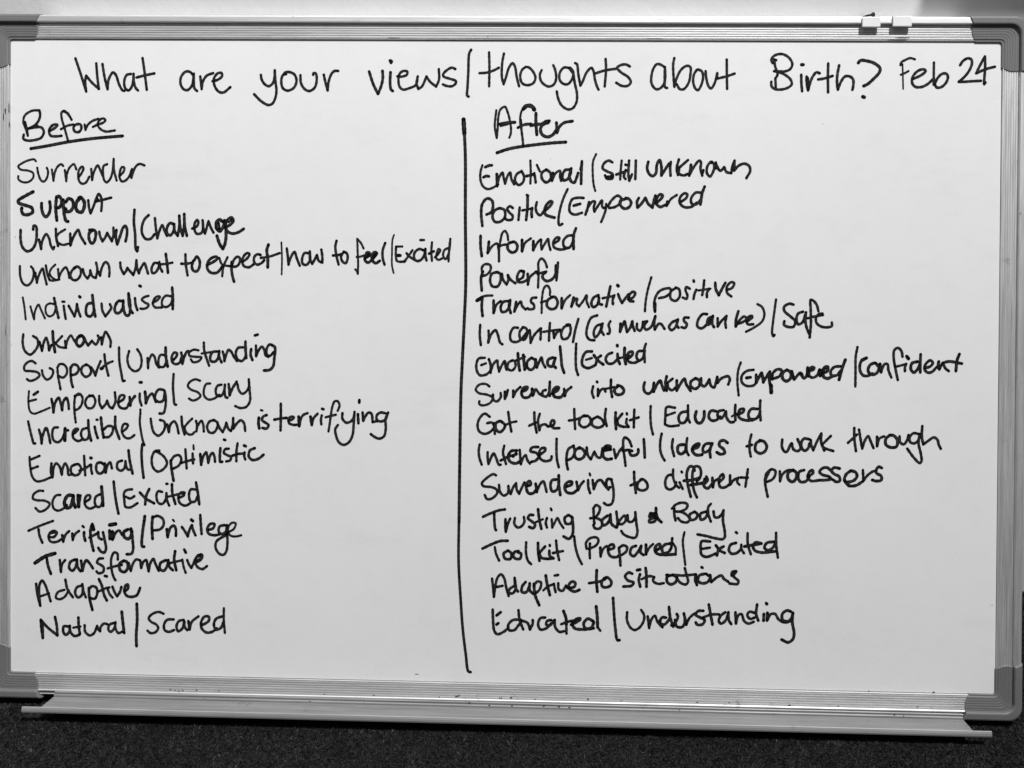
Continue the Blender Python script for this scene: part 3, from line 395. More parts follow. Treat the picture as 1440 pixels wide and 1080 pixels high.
22 -4133,-1532 -4027,-1485 -3912,-1441/24 -4042,-1517 -4032,-1575 -4007,-1635/29 -3888,-1536 -3936,-1547/23 -3946,-1584 -3904,-1583 -3877,-1546 -3899,-1528 -3936,-1547 -3952,-1584 -3930,-1625 -3877,-1625 -3829,-1597/25 -3829,-1566 -3819,-1624!/23 -3819,-1618 -3798,-1560 -3766,-1528/25 -3739,-1549 -3734,-1606!/23 -3734,-1601 -3713,-1554 -3678,-1525/26 -3633,-1536 -3633,-1568 -3622,-1610/23 -3646,-1482 -3635,-1492/27 -3559,-1462 -3575,-1514 -3569,-1609 -3548,-1697/33 -3559,-1472 -3548,-1509/23 -3585,-1583 -3516,-1545/25 -3506,-1534 -3500,-1581 -3474,-1597/25 -3463,-1534 -3447,-1607 -3436,-1680 -3452,-1712 -3484,-1702 -3505,-1671/33 -3405,-1468 -3352,-1458/27 -3405,-1517 -3402,-1590/31 -3379,-1527 -3378,-1595!/23 -3373,-1590 -3347,-1532 -3320,-1515 -3294,-1552/29 -3241,-1504 -3278,-1530 -3272,-1572 -3235,-1587 -3209,-1550 -3214,-1498/25 -3204,-1519 -3198,-1602 -3193,-1675 -3208,-1718 -3251,-1724
= stroke
27 -3093,-1412 -3109,-1517 -3113,-1651 -3097,-1655/27 -3091,-1386 -3098,-1433
= Privilege
27 -3021,-1390 -3027,-1474 -3021,-1584/24 -3019,-1395 -2977,-1381 -2929,-1409 -2924,-1462 -2955,-1499 -3013,-1510/27 -2894,-1498 -2886,-1566!/25 -2886,-1560 -2860,-1481 -2829,-1465 -2813,-1502 -2813,-1554/19 -2840,-1413 -2829,-1427/24 -2760,-1475 -2734,-1511 -2707,-1557! -2692,-1499 -2671,-1457! -2660,-1499 -2639,-1546/29 -2676,-1410 -2662,-1421/25 -2597,-1367 -2592,-1446 -2584,-1534/24 -2523,-1497 -2481,-1480 -2471,-1444 -2507,-1444 -2534,-1486 -2523,-1528 -2470,-1543 -2418,-1531/24 -2381,-1452 -2423,-1464 -2433,-1506 -2407,-1531 -2370,-1510 -2360,-1452! -2360,-1546/20 -2349,-1515 -2297,-1482 -2283,-1435 -2313,-1430 -2344,-1462 -2349,-1515 -2323,-1545 -2281,-1550 -2233,-1539/23 -2357,-1525 -2354,-1609 -2364,-1682 -2390,-1714 -2427,-1704 -2459,-1652 -2454,-1600 -2417,-1568 -2365,-1541
# Transformative
= Transformative
33 -4073,-1817 -3983,-1758 -3893,-1728/26 -3967,-1773 -3956,-1836 -3929,-1911/25 -3850,-1787 -3839,-1892!/23 -3839,-1892 -3829,-1823 -3802,-1786/25 -3712,-1779 -3754,-1801 -3765,-1854 -3738,-1879 -3706,-1842 -3696,-1779! -3690,-1842 -3664,-1883/25 -3659,-1789 -3645,-1878! -3632,-1820 -3611,-1783 -3584,-1808 -3552,-1855/24 -3462,-1764 -3500,-1770 -3515,-1802 -3483,-1822 -3457,-1843 -3462,-1885 -3504,-1896 -3520,-1881/23 -3330,-1772 -3335,-1720 -3362,-1710 -3388,-1763 -3386,-1857 -3366,-1930 -3350,-1956/23 -3420,-1852 -3346,-1830 -3293,-1819/27 -3277,-1782 -3314,-1809 -3308,-1866 -3271,-1881 -3240,-1844 -3250,-1792 -3277,-1782/25 -3234,-1802 -3213,-1870!/23 -3213,-1864 -3192,-1801 -3166,-1769 -3134,-1774/24 -3129,-1779 -3121,-1842! -3102,-1789 -3076,-1773 -3065,-1820 -3054,-1872! -3039,-1798 -3012,-1761 -2996,-1798 -2964,-1865/25 -2901,-1770 -2949,-1797 -2952,-1849 -2922,-1864 -2891,-1827 -2880,-1769! -2869,-1827 -2838,-1858/26 -2819,-1690 -2827,-1763 -2808,-1857/21 -2864,-1795 -2754,-1767/21 -2754,-1762 -2743,-1824 -2724,-1878/25 -2738,-1673 -2724,-1699/23 -2711,-1766 -2695,-1803 -2674,-1834! -2653,-1791 -2643,-1760/31 -2632,-1781 -2585,-1748 -2585,-1717 -2617,-1728/23 -2596,-1717 -2632,-1744 -2637,-1791 -2616,-1827 -2574,-1842 -2534,-1815
# Adaptive
= Adaptive
24 -4062,-2001 -4051,-2090 -4024,-2195! -4035,-2079 -4030,-2005 -4009,-1971 -3982,-2005 -3955,-2078 -3931,-2153/21 -4019,-2110 -3945,-2083/22 -3807,-2049 -3865,-2071 -3884,-2118 -3854,-2134 -3806,-2112 -3769,-2053/24 -3799,-1959 -3780,-2043 -3732,-2113/24 -3653,-2009 -3695,-2025 -3711,-2078 -3684,-2115 -3652,-2093 -3642,-2040 -3647,-1996! -3636,-2061 -3615,-2113/26 -3589,-2029 -3583,-2113 -3556,-2222/24 -3589,-2039 -3557,-2012 -3520,-2027 -3514,-2080 -3535,-2122 -3578,-2118/25 -3499,-1948 -3472,-2006 -3451,-2089 -3427,-2136/22 -3504,-2059 -3430,-2026 -3403,-2020/22 -3419,-2036 -3403,-2078 -3376,-2109/25 -3446,-1919 -3428,-1923/24 -3377,-2014 -3355,-2066 -3334,-2097! -3308,-2055 -3297,-2013/25 -3270,-2054 -3239,-2027 -3239,-1991 -3260,-2002 -3270,-2054 -3249,-2090 -3207,-2100 -3159,-2084 -3130,-2020
# Natural / Scared
= Natural
25 -4019,-2319 -4013,-2394 -4000,-2480! -4002,-2394 -4013,-2326! -3960,-2383 -3869,-2455! -3875,-2370 -3891,-2292/25 -3768,-2374 -3811,-2374 -3816,-2422 -3795,-2448 -3763,-2421 -3758,-2368! -3752,-2421 -3715,-2457 -3672,-2445/25 -3681,-2293 -3678,-2367 -3667,-2440/21 -3726,-2383 -3662,-2371/23 -3625,-2360 -3619,-2418 -3577,-2449 -3540,-2427 -3513,-2363! -3502,-2395 -3486,-2410! -3481,-2373 -3450,-2341 -3423,-2346/23 -3365,-2334 -3402,-2351 -3412,-2393 -3391,-2413 -3359,-2381 -3349,-2328! -3349,-2381 -3322,-2422 -3290,-2411/27 -3293,-2233 -3285,-2306 -3271,-2419
= stroke
27 -3159,-2162 -3155,-2304 -3163,-2440 -3160,-2535
= Scared
23 -2920,-2244 -2963,-2229 -3021,-2249 -3052,-2286 -3031,-2317 -2983,-2342 -2967,-2373 -2994,-2410 -3036,-2417 -3063,-2396/24 -2830,-2292 -2888,-2298 -2915,-2341 -2909,-2388 -2872,-2403 -2825,-2386/24 -2741,-2295 -2783,-2307 -2804,-2354 -2788,-2396 -2751,-2369 -2735,-2306! -2730,-2358 -2708,-2384/25 -2698,-2305 -2687,-2378!/23 -2687,-2378 -2667,-2310 -2609,-2261/24 -2577,-2339 -2519,-2301 -2514,-2265 -2551,-2260 -2582,-2303 -2582,-2360 -2540,-2401 -2487,-2395 -2445,-2363/24 -2398,-2257 -2451,-2279 -2471,-2327 -2455,-2373 -2413,-2362 -2387,-2309/22 -2383,-2184 -2384,-2278 -2373,-2401
# heading after
= After
20 -20,2191 -28,2120 -32,2048 -14,1951! -6,2048 -2,2130 15,2197 54,2222 80,2171 101,2089 109,2028 105,1982 95,1956/27 9,2071 76,2084 142,2088/12 16,2052 66,2064 107,2079/19 191,2049 188,2131 203,2192 239,2228 290,2231 316,2193/35 213,2203 244,2231 290,2225 309,2198/21 194,2110 199,2028 210,1946 216,1885/25 169,2042 220,2067 281,2075/27 324,2167 324,2090 333,1983/27 279,2061 333,2072 384,2072/35 384,2075 430,2091/27 440,2101 409,2096 379,2065 364,2029 380,1983 426,1963 472,1983 497,2019/25 502,2086 508,1999! 528,2050 568,2086 640,2100
= underline
27 -10,1824 78,1854 160,1872 314,1894 467,1911 585,1919
# Emotional / Still unknown
= Emotional
21 -137,1714 -153,1657 -152,1586 -131,1534 -89,1509 -43,1522 3,1550/25 -112,1699 -76,1714 -55,1715/25 -128,1611 -101,1622 -80,1619/27 -11,1638 -8,1576 -7,1535!/22 -7,1545 13,1617 38,1653 49,1607 62,1556! 80,1618 105,1654 116,1597 140,1551/23 203,1665 162,1639 147,1587 178,1546 214,1567 226,1618 203,1668/20 279,1757 283,1660 281,1559/25 249,1624 306,1639/23 314,1650 321,1609 327,1568/21 336,1720 362,1665/24 418,1681 379,1650 383,1599 419,1570 455,1599 454,1651 418,1681/25 475,1651 468,1584!/21 468,1584 500,1651 536,1671 537,1620 547,1584/25 623,1682 582,1677 557,1631 568,1590 603,1600 626,1641 633,1692! 619,1631 634,1580 660,1570 680,1611 693,1652/25 725,1754 721,1662 720,1560/16 723,1744 710,1683
= stroke
19 847,1816 822,1755 820,1642 829,1550 843,1499
= Still
23 989,1746 955,1761 915,1735 905,1694 941,1669 992,1643 987,1607 941,1607 926,1633/31 987,1623 946,1617/21 1068,1761 1061,1685 1057,1598/25 1023,1641 1094,1664/25 1102,1726 1110,1724/23 1104,1680 1089,1623 1103,1603/23 1132,1762 1127,1644 1136,1588! 1158,1644/23 1190,1762 1189,1685 1187,1603
= unknown
25 1297,1752 1288,1696 1309,1645 1339,1630 1364,1656 1369,1717! 1379,1748 1394,1768 1410,1717 1411,1635! 1436,1676 1476,1738/23 1491,1753 1486,1697 1490,1634/23 1560,1774 1542,1697 1553,1641/23 1638,1769 1563,1703! 1563,1652 1604,1637 1634,1649/25 1664,1729 1659,1683 1650,1637!/23 1655,1647 1695,1719 1735,1765 1750,1749 1746,1698 1762,1637/23 1771,1683 1766,1658/23 1842,1745 1837,1755 1806,1719 1802,1658 1828,1630 1858,1679 1862,1735 1842,1755/23 1878,1699 1877,1750/23 1877,1740 1903,1689! 1919,1679 1949,1710! 1969,1669 2010,1659! 2020,1720 2037,1766! 2035,1680! 2070,1721 2121,1741 2162,1721 2172,1680 2140,1617
# Positive / Empowered
= Positive
25 -133,1190 -144,1298 -135,1380 -94,1427 -53,1412 -42,1360 -57,1309 -98,1288/24 15,1345 -26,1324 -46,1273 -25,1227 21,1227 62,1268 56,1330 15,1345/23 131,1346 107,1361 82,1341 98,1310 129,1279 124,1248 83,1243 62,1258/23 190,1352 185,1300 180,1244/25 258,1444 257,1352 247,1244/21 213,1326 288,1342/25 251,1460 261,1453/25 298,1347 293,1311 296,1270/23 338,1399 329,1342 344,1301 370,1286 401,1322/25 411,1327 452,1364 472,1400 456,1407 421,1374 406,1332 416,1291 452,1276 492,1266
= stroke
22 604,1513 569,1436 539,1333 527,1241 535,1200 561,1212
= Empowered
23 743,1437 697,1439 646,1426 621,1365 627,1313 668,1293 729,1309/25 657,1370 713,1386/25 790,1402 780,1355 760,1294/22 780,1355 820,1407 841,1407 831,1356 837,1320! 872,1377 902,1418 903,1366 918,1351/22 938,1387 934,1336 914,1274 896,1231/23 954,1367 984,1418 1035,1459 1066,1439 1061,1398 1015,1362 964,1352/25 1101,1429 1061,1419 1061,1378 1097,1347 1138,1363 1153,1399 1137,1429 1106,1439/25 1219,1440 1204,1409 1209,1358! 1240,1389 1275,1441! 1301,1390 1337,1359! 1347,1410 1361,1461/25 1362,1395 1402,1426 1425,1462 1402,1472 1372,1436 1372,1390 1403,1365 1444,1380/25 1464,1411 1459,1375!/21 1464,1380 1494,1432 1545,1468/23 1586,1412 1626,1443 1636,1473 1611,1483 1575,1448 1571,1402 1607,1366 1668,1366 1718,1403/23 1758,1489 1707,1489 1667,1433 1678,1392 1718,1392 1759,1444/25 1783,1541 1763,1484 1749,1387
# Informed
= Informed
25 -148,1103 -147,1010 -136,928/25 -75,1052 -80,1000 -85,954/21 -82,959 -39,1021 -3,1037 7,1001 13,950 14,883! 15,991 27,1073 42,1130 63,1147 84,1120 92,1068/21 18,1016 54,1027 90,1030/25 136,1053 95,1038 90,991 126,961 162,976 172,1023 146,1053 115,1048/26 213,1069 214,972!/21 217,977 239,1044 290,1085/27 311,1060 311,983!/21 313,988 352,1055 377,1076 378,1035 383,989! 408,1035 439,1081 446,1035 460,986/23 496,1046 531,1072 536,1092 511,1092 485,1056 491,1010 547,990 619,1006/23 649,1114 608,1108 572,1067 578,1016 619,1006 649,1047 659,1109/25 679,1175 661,1119 660,996
# Powerful
= Powerful
25 -125,794 -140,743 -134,629/22 -130,784 -135,825 -110,856 -64,851 -58,810 -89,769 -130,753/24 -1,790 -47,774 -62,712 -41,666 5,667 30,723 25,775 -1,790/23 40,775 51,724 82,683! 97,724 92,765! 118,724 159,694/23 175,720 221,746 231,792! 200,802 174,756 180,709 221,705 262,726/27 210,802 231,797/23 264,777 267,684! 282,746 339,798/21 431,835 415,881 384,911 358,880 359,788 355,660/21 349,778 426,799/25 421,794 395,768 396,742 427,717 468,727 503,769 508,851/23 526,877 520,789 514,723
# Transformative / positive
= Transformative
21 -174,538 -144,567 -97,583 -41,586/31 -175,541 -149,557/25 -128,568 -133,485 -125,408/25 -30,543 -29,435!/22 -26,440 -4,507 32,538/24 104,539 58,533 32,487 43,446 79,451 109,498 114,549! 104,498 120,436/23 166,534 151,449! 181,509 207,535 218,499 249,468/23 340,572 305,567 294,536 320,510 321,479 285,469 264,479/20 458,594 458,645 432,678 407,655 392,583 388,439/20 382,531 418,542 443,547/24 484,579 443,553 434,501 470,473 511,486 526,538 500,579 469,578/26 561,569 562,482!/21 564,487 592,554 633,595/25 664,575 646,498!/21 649,503 680,565 695,565 690,524 711,499! 746,545 777,597 777,545 798,494/24 879,598 838,577 818,525 834,495 870,516 884,577! 885,526 911,516/24 981,676 966,599 947,501/21 915,572 1012,594/23 1017,599 1002,558 1005,522/27 1042,686 1050,679/23 1048,610 1064,569 1084,533! 1115,579 1140,610/23 1135,564 1176,580 1196,621 1176,631 1145,600 1146,554 1181,547
= stroke
21 1333,756 1303,643 1287,550 1281,463
= positive
23 1401,577 1462,593 1502,634 1497,660 1451,659 1400,633 1370,582 1360,520 1368,459/27 1368,531 1367,469/23 1543,665 1502,634 1503,573 1544,555 1579,594 1573,655 1543,671/22 1665,661 1634,676 1629,646 1645,605 1640,574 1605,584/23 1721,652 1706,616 1698,573/25 1697,733 1700,723/23 1788,734 1782,668 1772,606/20 1741,647 1843,663/23 1833,663 1813,627 1813,591/25 1883,715 1889,658 1915,608! 1945,669 1970,715/22 1980,654 2026,670 2046,711 2020,721 1985,685 1986,629 2022,598
# In control (as much as can be) / Safe
= In
23 -145,331 -148,238 -138,155/23 -72,280 -69,228 -74,177! -48,249 -12,286 8,250 30,178 50,163
= control
23 183,308 147,308 117,251 127,194 174,185 215,211 256,263/23 224,309 199,272 205,216 241,206 266,263 255,304 224,314/23 286,289 292,232 295,179! 323,243 379,305/23 384,305 380,207/23 461,352 456,275 454,198/21 405,275 461,285 548,297/23 492,275 498,224! 518,265 549,291/23 635,339 584,318 559,256 575,215 616,225 641,287 630,339 605,338/23 707,391 682,298 662,190
= (as
23 870,423 819,402 784,320 780,248 806,212 847,207/23 907,347 866,331 841,279 852,233 882,259 917,352! 908,290 928,254/23 984,373 969,342 979,301 974,265 959,265
= much
24 1071,353 1068,282! 1091,343 1106,374 1117,333 1128,282! 1158,324 1173,375 1178,334 1194,293/23 1214,355 1214,314 1240,294 1260,325 1265,371!/23 1265,325 1280,371 1301,376! 1276,335 1291,304 1332,325 1372,423! 1362,356 1368,305! 1403,357 1423,352 1452,311
= as
24 1556,389 1515,368 1490,327 1511,302 1546,328 1566,394! 1556,348 1572,323/24 1657,411 1622,410 1617,385 1643,354 1628,323 1597,328
= can
24 1815,443 1779,443 1739,391 1735,335 1770,320 1811,351 1851,402/24 1861,423 1825,402 1821,351 1851,372 1866,428! 1861,362 1877,331/23 1907,408 1908,337! 1938,383 1983,429! 1973,373 1979,327
= be)
25 2084,471 2064,394 2063,338/23 2065,343 2105,405 2135,426 2156,406 2115,374 2085,364/23 2161,385 2201,416 2201,432 2176,426 2156,390 2166,360 2212,360/21 2246,534 2286,509 2307,448 2288,386 2217,330 2152,295
= stroke
21 2405,576 2393,479 2381,377 2375,285 2386,257 2396,270
= Safe
24 2555,532 2519,540 2474,511 2479,475 2530,430 2571,389 2557,343 2511,340 2476,358 2478,388/24 2636,472 2596,456 2581,410 2597,364 2632,380 2652,431 2662,467! 2657,400 2668,339 2694,278/23 2768,478 2752,534 2721,569 2701,574 2702,493 2705,370 2696,250/21 2677,416 2733,432 2808,445/23 2803,458 2773,453 2748,422 2754,376 2794,346 2855,341 2883,352 2883,382
# Emotional / Excited
= Emotional
23 -103,44 -155,37 -175,-10 -170,-72 -143,-108 -92,-102 -51,-70/21 -134,-20 -93,-4/24 -67,32 -51,-19 -51,-86!/22 -51,-76 -26,-8 5,23 11,-18 23,-75! 47,-18 72,19 78,-28 88,-58/22 139,25 103,4 99,-48 135,-63 165,-27 155,20 134,24/26 185,87 191,5 202,-62/27 232,72 239,5 246,-55/21 170,25 247,57/24 299,47 268,16 269,-36 300,-56 330,-30 335,27 304,49/23 340,37 351,-35! 371,17 391,53 402,7 425,-34/26 489,54 448,33 448,-13 484,-23 510,49! 495,-12 515,-35/25 550,151 561,50 569,-22 588,-78
= stroke
23 690,175 687,51 692,-41 709,-97
= Excited
25 827,110 776,104 746,52 746,-10 793,-35 859,-8/21 777,37 828,53/25 843,79 879,33 926,-2/25 904,74 874,48 862,2/24 1002,101 966,85 946,44 967,8 1008,9 1048,45/25 1048,92 1053,45 1069,4/27 1045,166 1047,158/27 1109,144 1109,67 1120,5/21 1069,56 1160,77/24 1130,46 1176,83 1175,113 1145,103 1130,67 1146,26 1192,16 1243,37/24 1267,120 1227,114 1212,68 1232,37 1263,53 1283,120/23 1292,181 1280,140 1281,79 1284,22
# Surrender into unknown / Empowered / Confident
= Surrender
21 -60,-205 -91,-184 -148,-190 -179,-232 -153,-263 -80,-277 -33,-302 -49,-344 -110,-370 -147,-360 -147,-335/23 -29,-276 -23,-323 8,-333 39,-296 38,-260/24 74,-249 75,-311! 90,-275 100,-234/23 147,-238 147,-295! 172,-243 208,-206/25 219,-248 265,-226 270,-206 239,-211 219,-253 235,-294 281,-293 312,-252/27 311,-221 317,-277!/23 322,-272 342,-225 373,-261 404,-281/23 430,-229 404,-240 404,-276 435,-286 458,-250 465,-157! 461,-229 466,-280/27 487,-260 533,-228 543,-207 512,-208 492,-239 507,-285 559,-290 589,-258/24 589,-217 595,-279! 610,-237 651,-201
= into
23 840,-193 831,-245 846,-291/25 873,-152 876,-157/23 882,-214 882,-275! 907,-223 933,-213 948,-238/24 994,-132 994,-212 1005,-282/21 948,-213 1025,-196/26 1050,-191 1025,-222 1041,-258 1087,-257 1107,-226 1081,-190 1050,-181
= unknown
25 1285,-152 1276,-198 1291,-239 1322,-249 1353,-218 1365,-156! 1363,-233! 1388,-176 1418,-135 1434,-176 1452,-222/25 1474,-98 1464,-155 1475,-222/23 1525,-118 1480,-155! 1490,-196 1521,-218 1551,-195/25 1561,-133 1562,-220! 1592,-164 1627,-117 1643,-163 1682,-222/25 1724,-111 1683,-142 1684,-183 1720,-203 1755,-177 1755,-131 1724,-111/24 1770,-110 1775,-167 1801,-180 1841,-120! 1857,-176 1883,-189 1897,-150 1909,-98! 1910,-150! 1948,-108 2004,-92 2017,-117 2004,-161
= stroke
21 2109,29 2089,-35 2082,-127 2094,-255
= Empowered
23 2219,-33 2161,-44 2120,-86 2121,-142 2162,-172 2223,-166 2248,-135/27 2161,-103 2194,-98/25 2242,-74 2243,-145! 2263,-104 2288,-58 2304,-140! 2329,-93 2359,-47! 2354,-103 2365,-175 2371,-226/33 2370,-164 2373,-226/25 2380,-113 2384,-62 2424,-26 2460,-35 2445,-82 2390,-108/27 2505,-30 2470,-56 2471,-107 2501,-127 2537,-101 2536,-50 2505,-30/25 2546,-40 2567,-111! 2622,-54 2637,-74/25 2622,-64 2653,-100 2673,-79 2682,-7!/31 2682,-12 2688,-79/23 2688,-38 2728,-27 2738,-7 2718,-2 2698,-28 2698,-79 2724,-94 2759,-78 2779,-37/29 2784,-27 2789,-77! 2804,-36 2839,0/27 2804,-57 2849,-36 2854,0 2824,-6 2814,-47 2820,-87 2855,-99 2900,-76/24 2965,6 2910,0 2880,-36 2885,-71 2931,-71 2960,-35/27 3002,63 2975,-14 2951,-108
= stroke
22 3104,173 3090,89 3090,-33 3090,-166
= Confident
29 3181,80 3141,59/25 3176,78 3136,49 3127,-22 3153,-68 3193,-73 3233,-52/26 3252,40 3212,19 3197,-32 3228,-62 3273,-46 3288,0 3262,35/26 3297,30 3308,-41!/23 3308,-36 3338,31 3363,26 3369,-20 3395,-85/23 3488,94 3477,144 3447,170 3417,149 3413,83 3429,-9 3450,-105/21 3424,6 3484,22 3519,33/23 3519,33 3509,2 3510,-28/29 3523,99 3538,79/26 3614,54 3569,39 3560,-12 3585,-39 3620,-6 3639,45/24 3641,116 3639,45 3640,-39/24 3675,-1 3725,15 3745,46 3724,66 3689,40 3675,-6 3701,-38 3736,-34 3780,11/25 3795,57 3790,16 3801,-9! 3825,37 3875,58 3990,42/23 3830,47 3851,1 3881,-24/26 3969,122 3950,69 3941,-23
# Got the toolkit / Educated
= Got
23 -56,-468 -99,-442 -141,-479 -161,-541 -145,-598 -98,-618 -47,-597 -16,-555 -37,-519 -78,-525/23 -16,-524 -10,-617/25 35,-503 -1,-524 0,-575 31,-601 67,-574 77,-538 46,-508/23 105,-424 118,-512 134,-594/21 82,-538 128,-517 178,-506
= the
24 332,-426 336,-509 354,-601/23 288,-542 345,-514/23 380,-436 365,-498 378,-580! 391,-539 427,-528 453,-548/24 453,-546 499,-532 507,-501 489,-491 474,-528 500,-558 551,-559
= toolkit
23 678,-391 682,-484 688,-566/23 633,-492 684,-484 735,-467/24 766,-446 730,-473 725,-524 762,-549 808,-528 822,-482 797,-451 766,-452/24 879,-455 838,-481 833,-523 859,-545 900,-548 936,-521 920,-480 884,-455/23 952,-387 945,-459 961,-536/25 1037,-417 1035,-489 1042,-561/25 1094,-427 1048,-484! 1064,-525 1105,-540/23 1133,-472 1130,-508 1151,-539! 1105,-540/23 1133,-421 1135,-431/23 1198,-389 1196,-466 1195,-543/23 1161,-482 1237,-456
= stroke
22 1339,-357 1337,-434 1345,-536 1361,-603
= Educated
23 1548,-369 1477,-365 1467,-442 1463,-514! 1504,-529 1583,-521/21 1477,-437 1548,-410/25 1661,-399 1605,-410 1580,-451 1595,-497 1631,-496 1658,-450/23 1660,-347 1661,-409 1666,-470 1679,-496/27 1732,-398 1722,-449 1743,-495 1774,-495 1799,-448 1800,-397/25 1905,-395 1859,-391 1839,-437 1860,-473 1901,-472 1936,-441/24 1966,-384 1925,-395 1916,-436 1946,-456 1972,-425 1987,-394! 1992,-445 2023,-486 2054,-486/24 2067,-337 2065,-404 2069,-470/19 2038,-437 2073,-414/25 2083,-419 2134,-398 2139,-372 2108,-377 2094,-413 2104,-449 2155,-469 2216,-468/25 2256,-370 2205,-371 2180,-412 2190,-453 2236,-458 2266,-432 2281,-390/23 2280,-296 2278,-380 2285,-467
# Intense / powerful / Ideas to work through
= Intense
23 -141,-712 -149,-763 -143,-825 -122,-887/23 -71,-778 -71,-824 -63,-881! -45,-834 -19,-787 2,-823 28,-885 44,-884/23 73,-719 63,-781 90,-879/23 43,-848 100,-817 182,-790/26 182,-759 136,-764 110,-801 121,-852 173,-872 214,-851/26 151,-811 177,-784/23 208,-753 219,-877! 239,-820 260,-799 275,-840 298,-872/24 369,-725 316,-731 300,-762 352,-777 373,-807 348,-844 312,-855/24 378,-797 429,-755 429,-734 393,-740 378,-776 389,-828 435,-848 481,-832 486,-806
= stroke
23 528,-653 527,-743 533,-836 549,-900
= powerful
24 676,-710 630,-742 615,-814 617,-866 628,-917/24 620,-840 666,-813 686,-762 676,-715/26 727,-725 691,-751 687,-803 718,-828 759,-812 774,-771 748,-735 717,-730/23 789,-724 800,-791 826,-826! 856,-759! 882,-805 908,-810 927,-727!/27 933,-748 984,-737 994,-711 953,-711 933,-748 933,-799 964,-824 1005,-819/31 953,-722 994,-737/23 1025,-736 1041,-813! 1076,-746 1107,-709/23 1178,-708 1152,-652 1116,-632 1106,-653 1107,-735 1118,-807 1127,-879/23 1102,-750 1153,-739 1184,-749/25 1158,-755 1174,-785 1210,-785 1235,-764 1235,-733/25 1282,-645 1288,-722 1292,-804
= stroke
23 1436,-595 1425,-658 1426,-741 1445,-797 1464,-827
= Ideas
24 1533,-641 1526,-708 1537,-760 1545,-788/27 1628,-686 1582,-697 1577,-749 1603,-769 1639,-743 1648,-696/23 1656,-630 1650,-686 1654,-748 1670,-778/27 1700,-726 1750,-705 1760,-679 1730,-685 1700,-726 1721,-767 1751,-777 1787,-771/25 1862,-673 1816,-679 1791,-720 1802,-751 1842,-735 1872,-673! 1853,-734 1858,-794/26 2003,-666 1974,-646 1938,-656 1934,-692 1970,-722 1980,-753 1945,-766 1912,-749
= to
23 2207,-591 2193,-658 2194,-730 2204,-781/25 2168,-694 2213,-680/26 2289,-641 2249,-667 2244,-729 2285,-754 2326,-733 2340,-692 2315,-651 2279,-641
= work
24 2472,-631 2470,-695 2493,-735 2513,-735 2543,-673 2553,-663! 2569,-714 2605,-729 2630,-703 2603,-626/25 2700,-625 2659,-621 2636,-652 2640,-703 2665,-725 2695,-702 2705,-661/23 2715,-630 2720,-676 2738,-720! 2766,-650 2805,-573! 2806,-659 2827,-695 2908,-724/23 2886,-595 2811,-672! 2832,-722
= through
23 3085,-523 3087,-615 3102,-722/23 3034,-651 3078,-610 3108,-579/23 3126,-537 3139,-614 3155,-700! 3175,-634 3204,-592 3225,-633 3251,-694/24 3280,-597 3281,-678!/22 3283,-673 3300,-612 3340,-591/26 3391,-580 3356,-611 3356,-662 3402,-687 3447,-676 3452,-620 3421,-584 3386,-580/23 3471,-589 3477,-640 3507,-658 3537,-618 3547,-578/23 3632,-566 3587,-562 3557,-598 3563,-638 3598,-648 3633,-617 3642,-566! 3633,-648 3654,-739 3660,-800 3645,-816 3594,-770 3538,-695/23 3663,-499 3660,-586 3673,-657! 3713,-626 3763,-595 3793,-615 3804,-655 3822,-691
# Surrendering to different processors
= Surrendering
23 3,-978 -18,-968 -74,-1000 -120,-1052 -105,-1073 -32,-1082 9,-1102 15,-1133 -31,-1180 -73,-1186 -94,-1150/23 30,-1060 40,-1122 72,-1153 108,-1131 112,-1069! 118,-1111 133,-1139! 154,-1079 179,-1043! 185,-1099 206,-1135! 231,-1078 251,-1036/26 277,-1067 308,-1051 298,-1025 272,-1041 267,-1077 288,-1129 329,-1128 355,-1097/25 349,-1045 360,-1117!/23 360,-1112 391,-1044 416,-1023 432,-1064 445,-1116/25 529,-1006 493,-1012 478,-1053 494,-1110 535,-1094 550,-1032 549,-970! 550,-1042 564,-1140/26 617,-1067 663,-1045 663,-1025 632,-1025 602,-1062 618,-1113 669,-1123 715,-1091/24 704,-1024 718,-1096! 740,-1049 766,-1018/24 804,-1007 807,-1069 823,-1120/21 817,-950 822,-966/24 843,-1006 854,-1084! 884,-1016 915,-1005 946,-1046 982,-1087/25 1007,-999 976,-994 961,-1025 972,-1071 997,-1066/23 1007,-1004 1023,-1076 1024,-1168 1009,-1210 973,-1221 942,-1203
= to
24 1201,-929 1204,-1001 1218,-1112/24 1171,-1048 1243,-1016/24 1273,-990 1238,-1021 1233,-1073 1274,-1090 1315,-1071 1315,-1030 1283,-995 1258,-995
= different
24 1539,-950 1498,-955 1473,-997 1478,-1058 1509,-1078 1550,-1057 1565,-1016/22 1538,-903 1539,-975 1565,-1036 1591,-1062/23 1595,-1015 1622,-1072!/23 1610,-921 1615,-928/25 1692,-1137 1678,-1086 1662,-1014 1656,-932 1681,-876 1711,-880 1722,-911/25 1631,-1000 1702,-993 1763,-972/24 1745,-1142 1724,-1096 1708,-1024 1707,-921 1727,-875 1762,-879 1778,-920 1769,-972 1743,-1003/27 1693,-1035 1764,-1023 1815,-1012/25 1824,-961 1835,-991 1800,-1033/25 1809,-981 1805,-1043 1836,-1063 1876,-1021/25 1876,-970 1882,-1052!/21 1884,-1042 1896,-1001 1922,-980/24 1932,-1010 1972,-969 1967,-938 1942,-959 1932,-1010 1948,-1051 1988,-1050 2019,-1029/24 2028,-947 2029,-1029! 2059,-988 2100,-967/21 2100,-967 2090,-1003 2110,-1028/23 2120,-964 2181,-965/23 2180,-892 2171,-966 2161,-1043
= processors
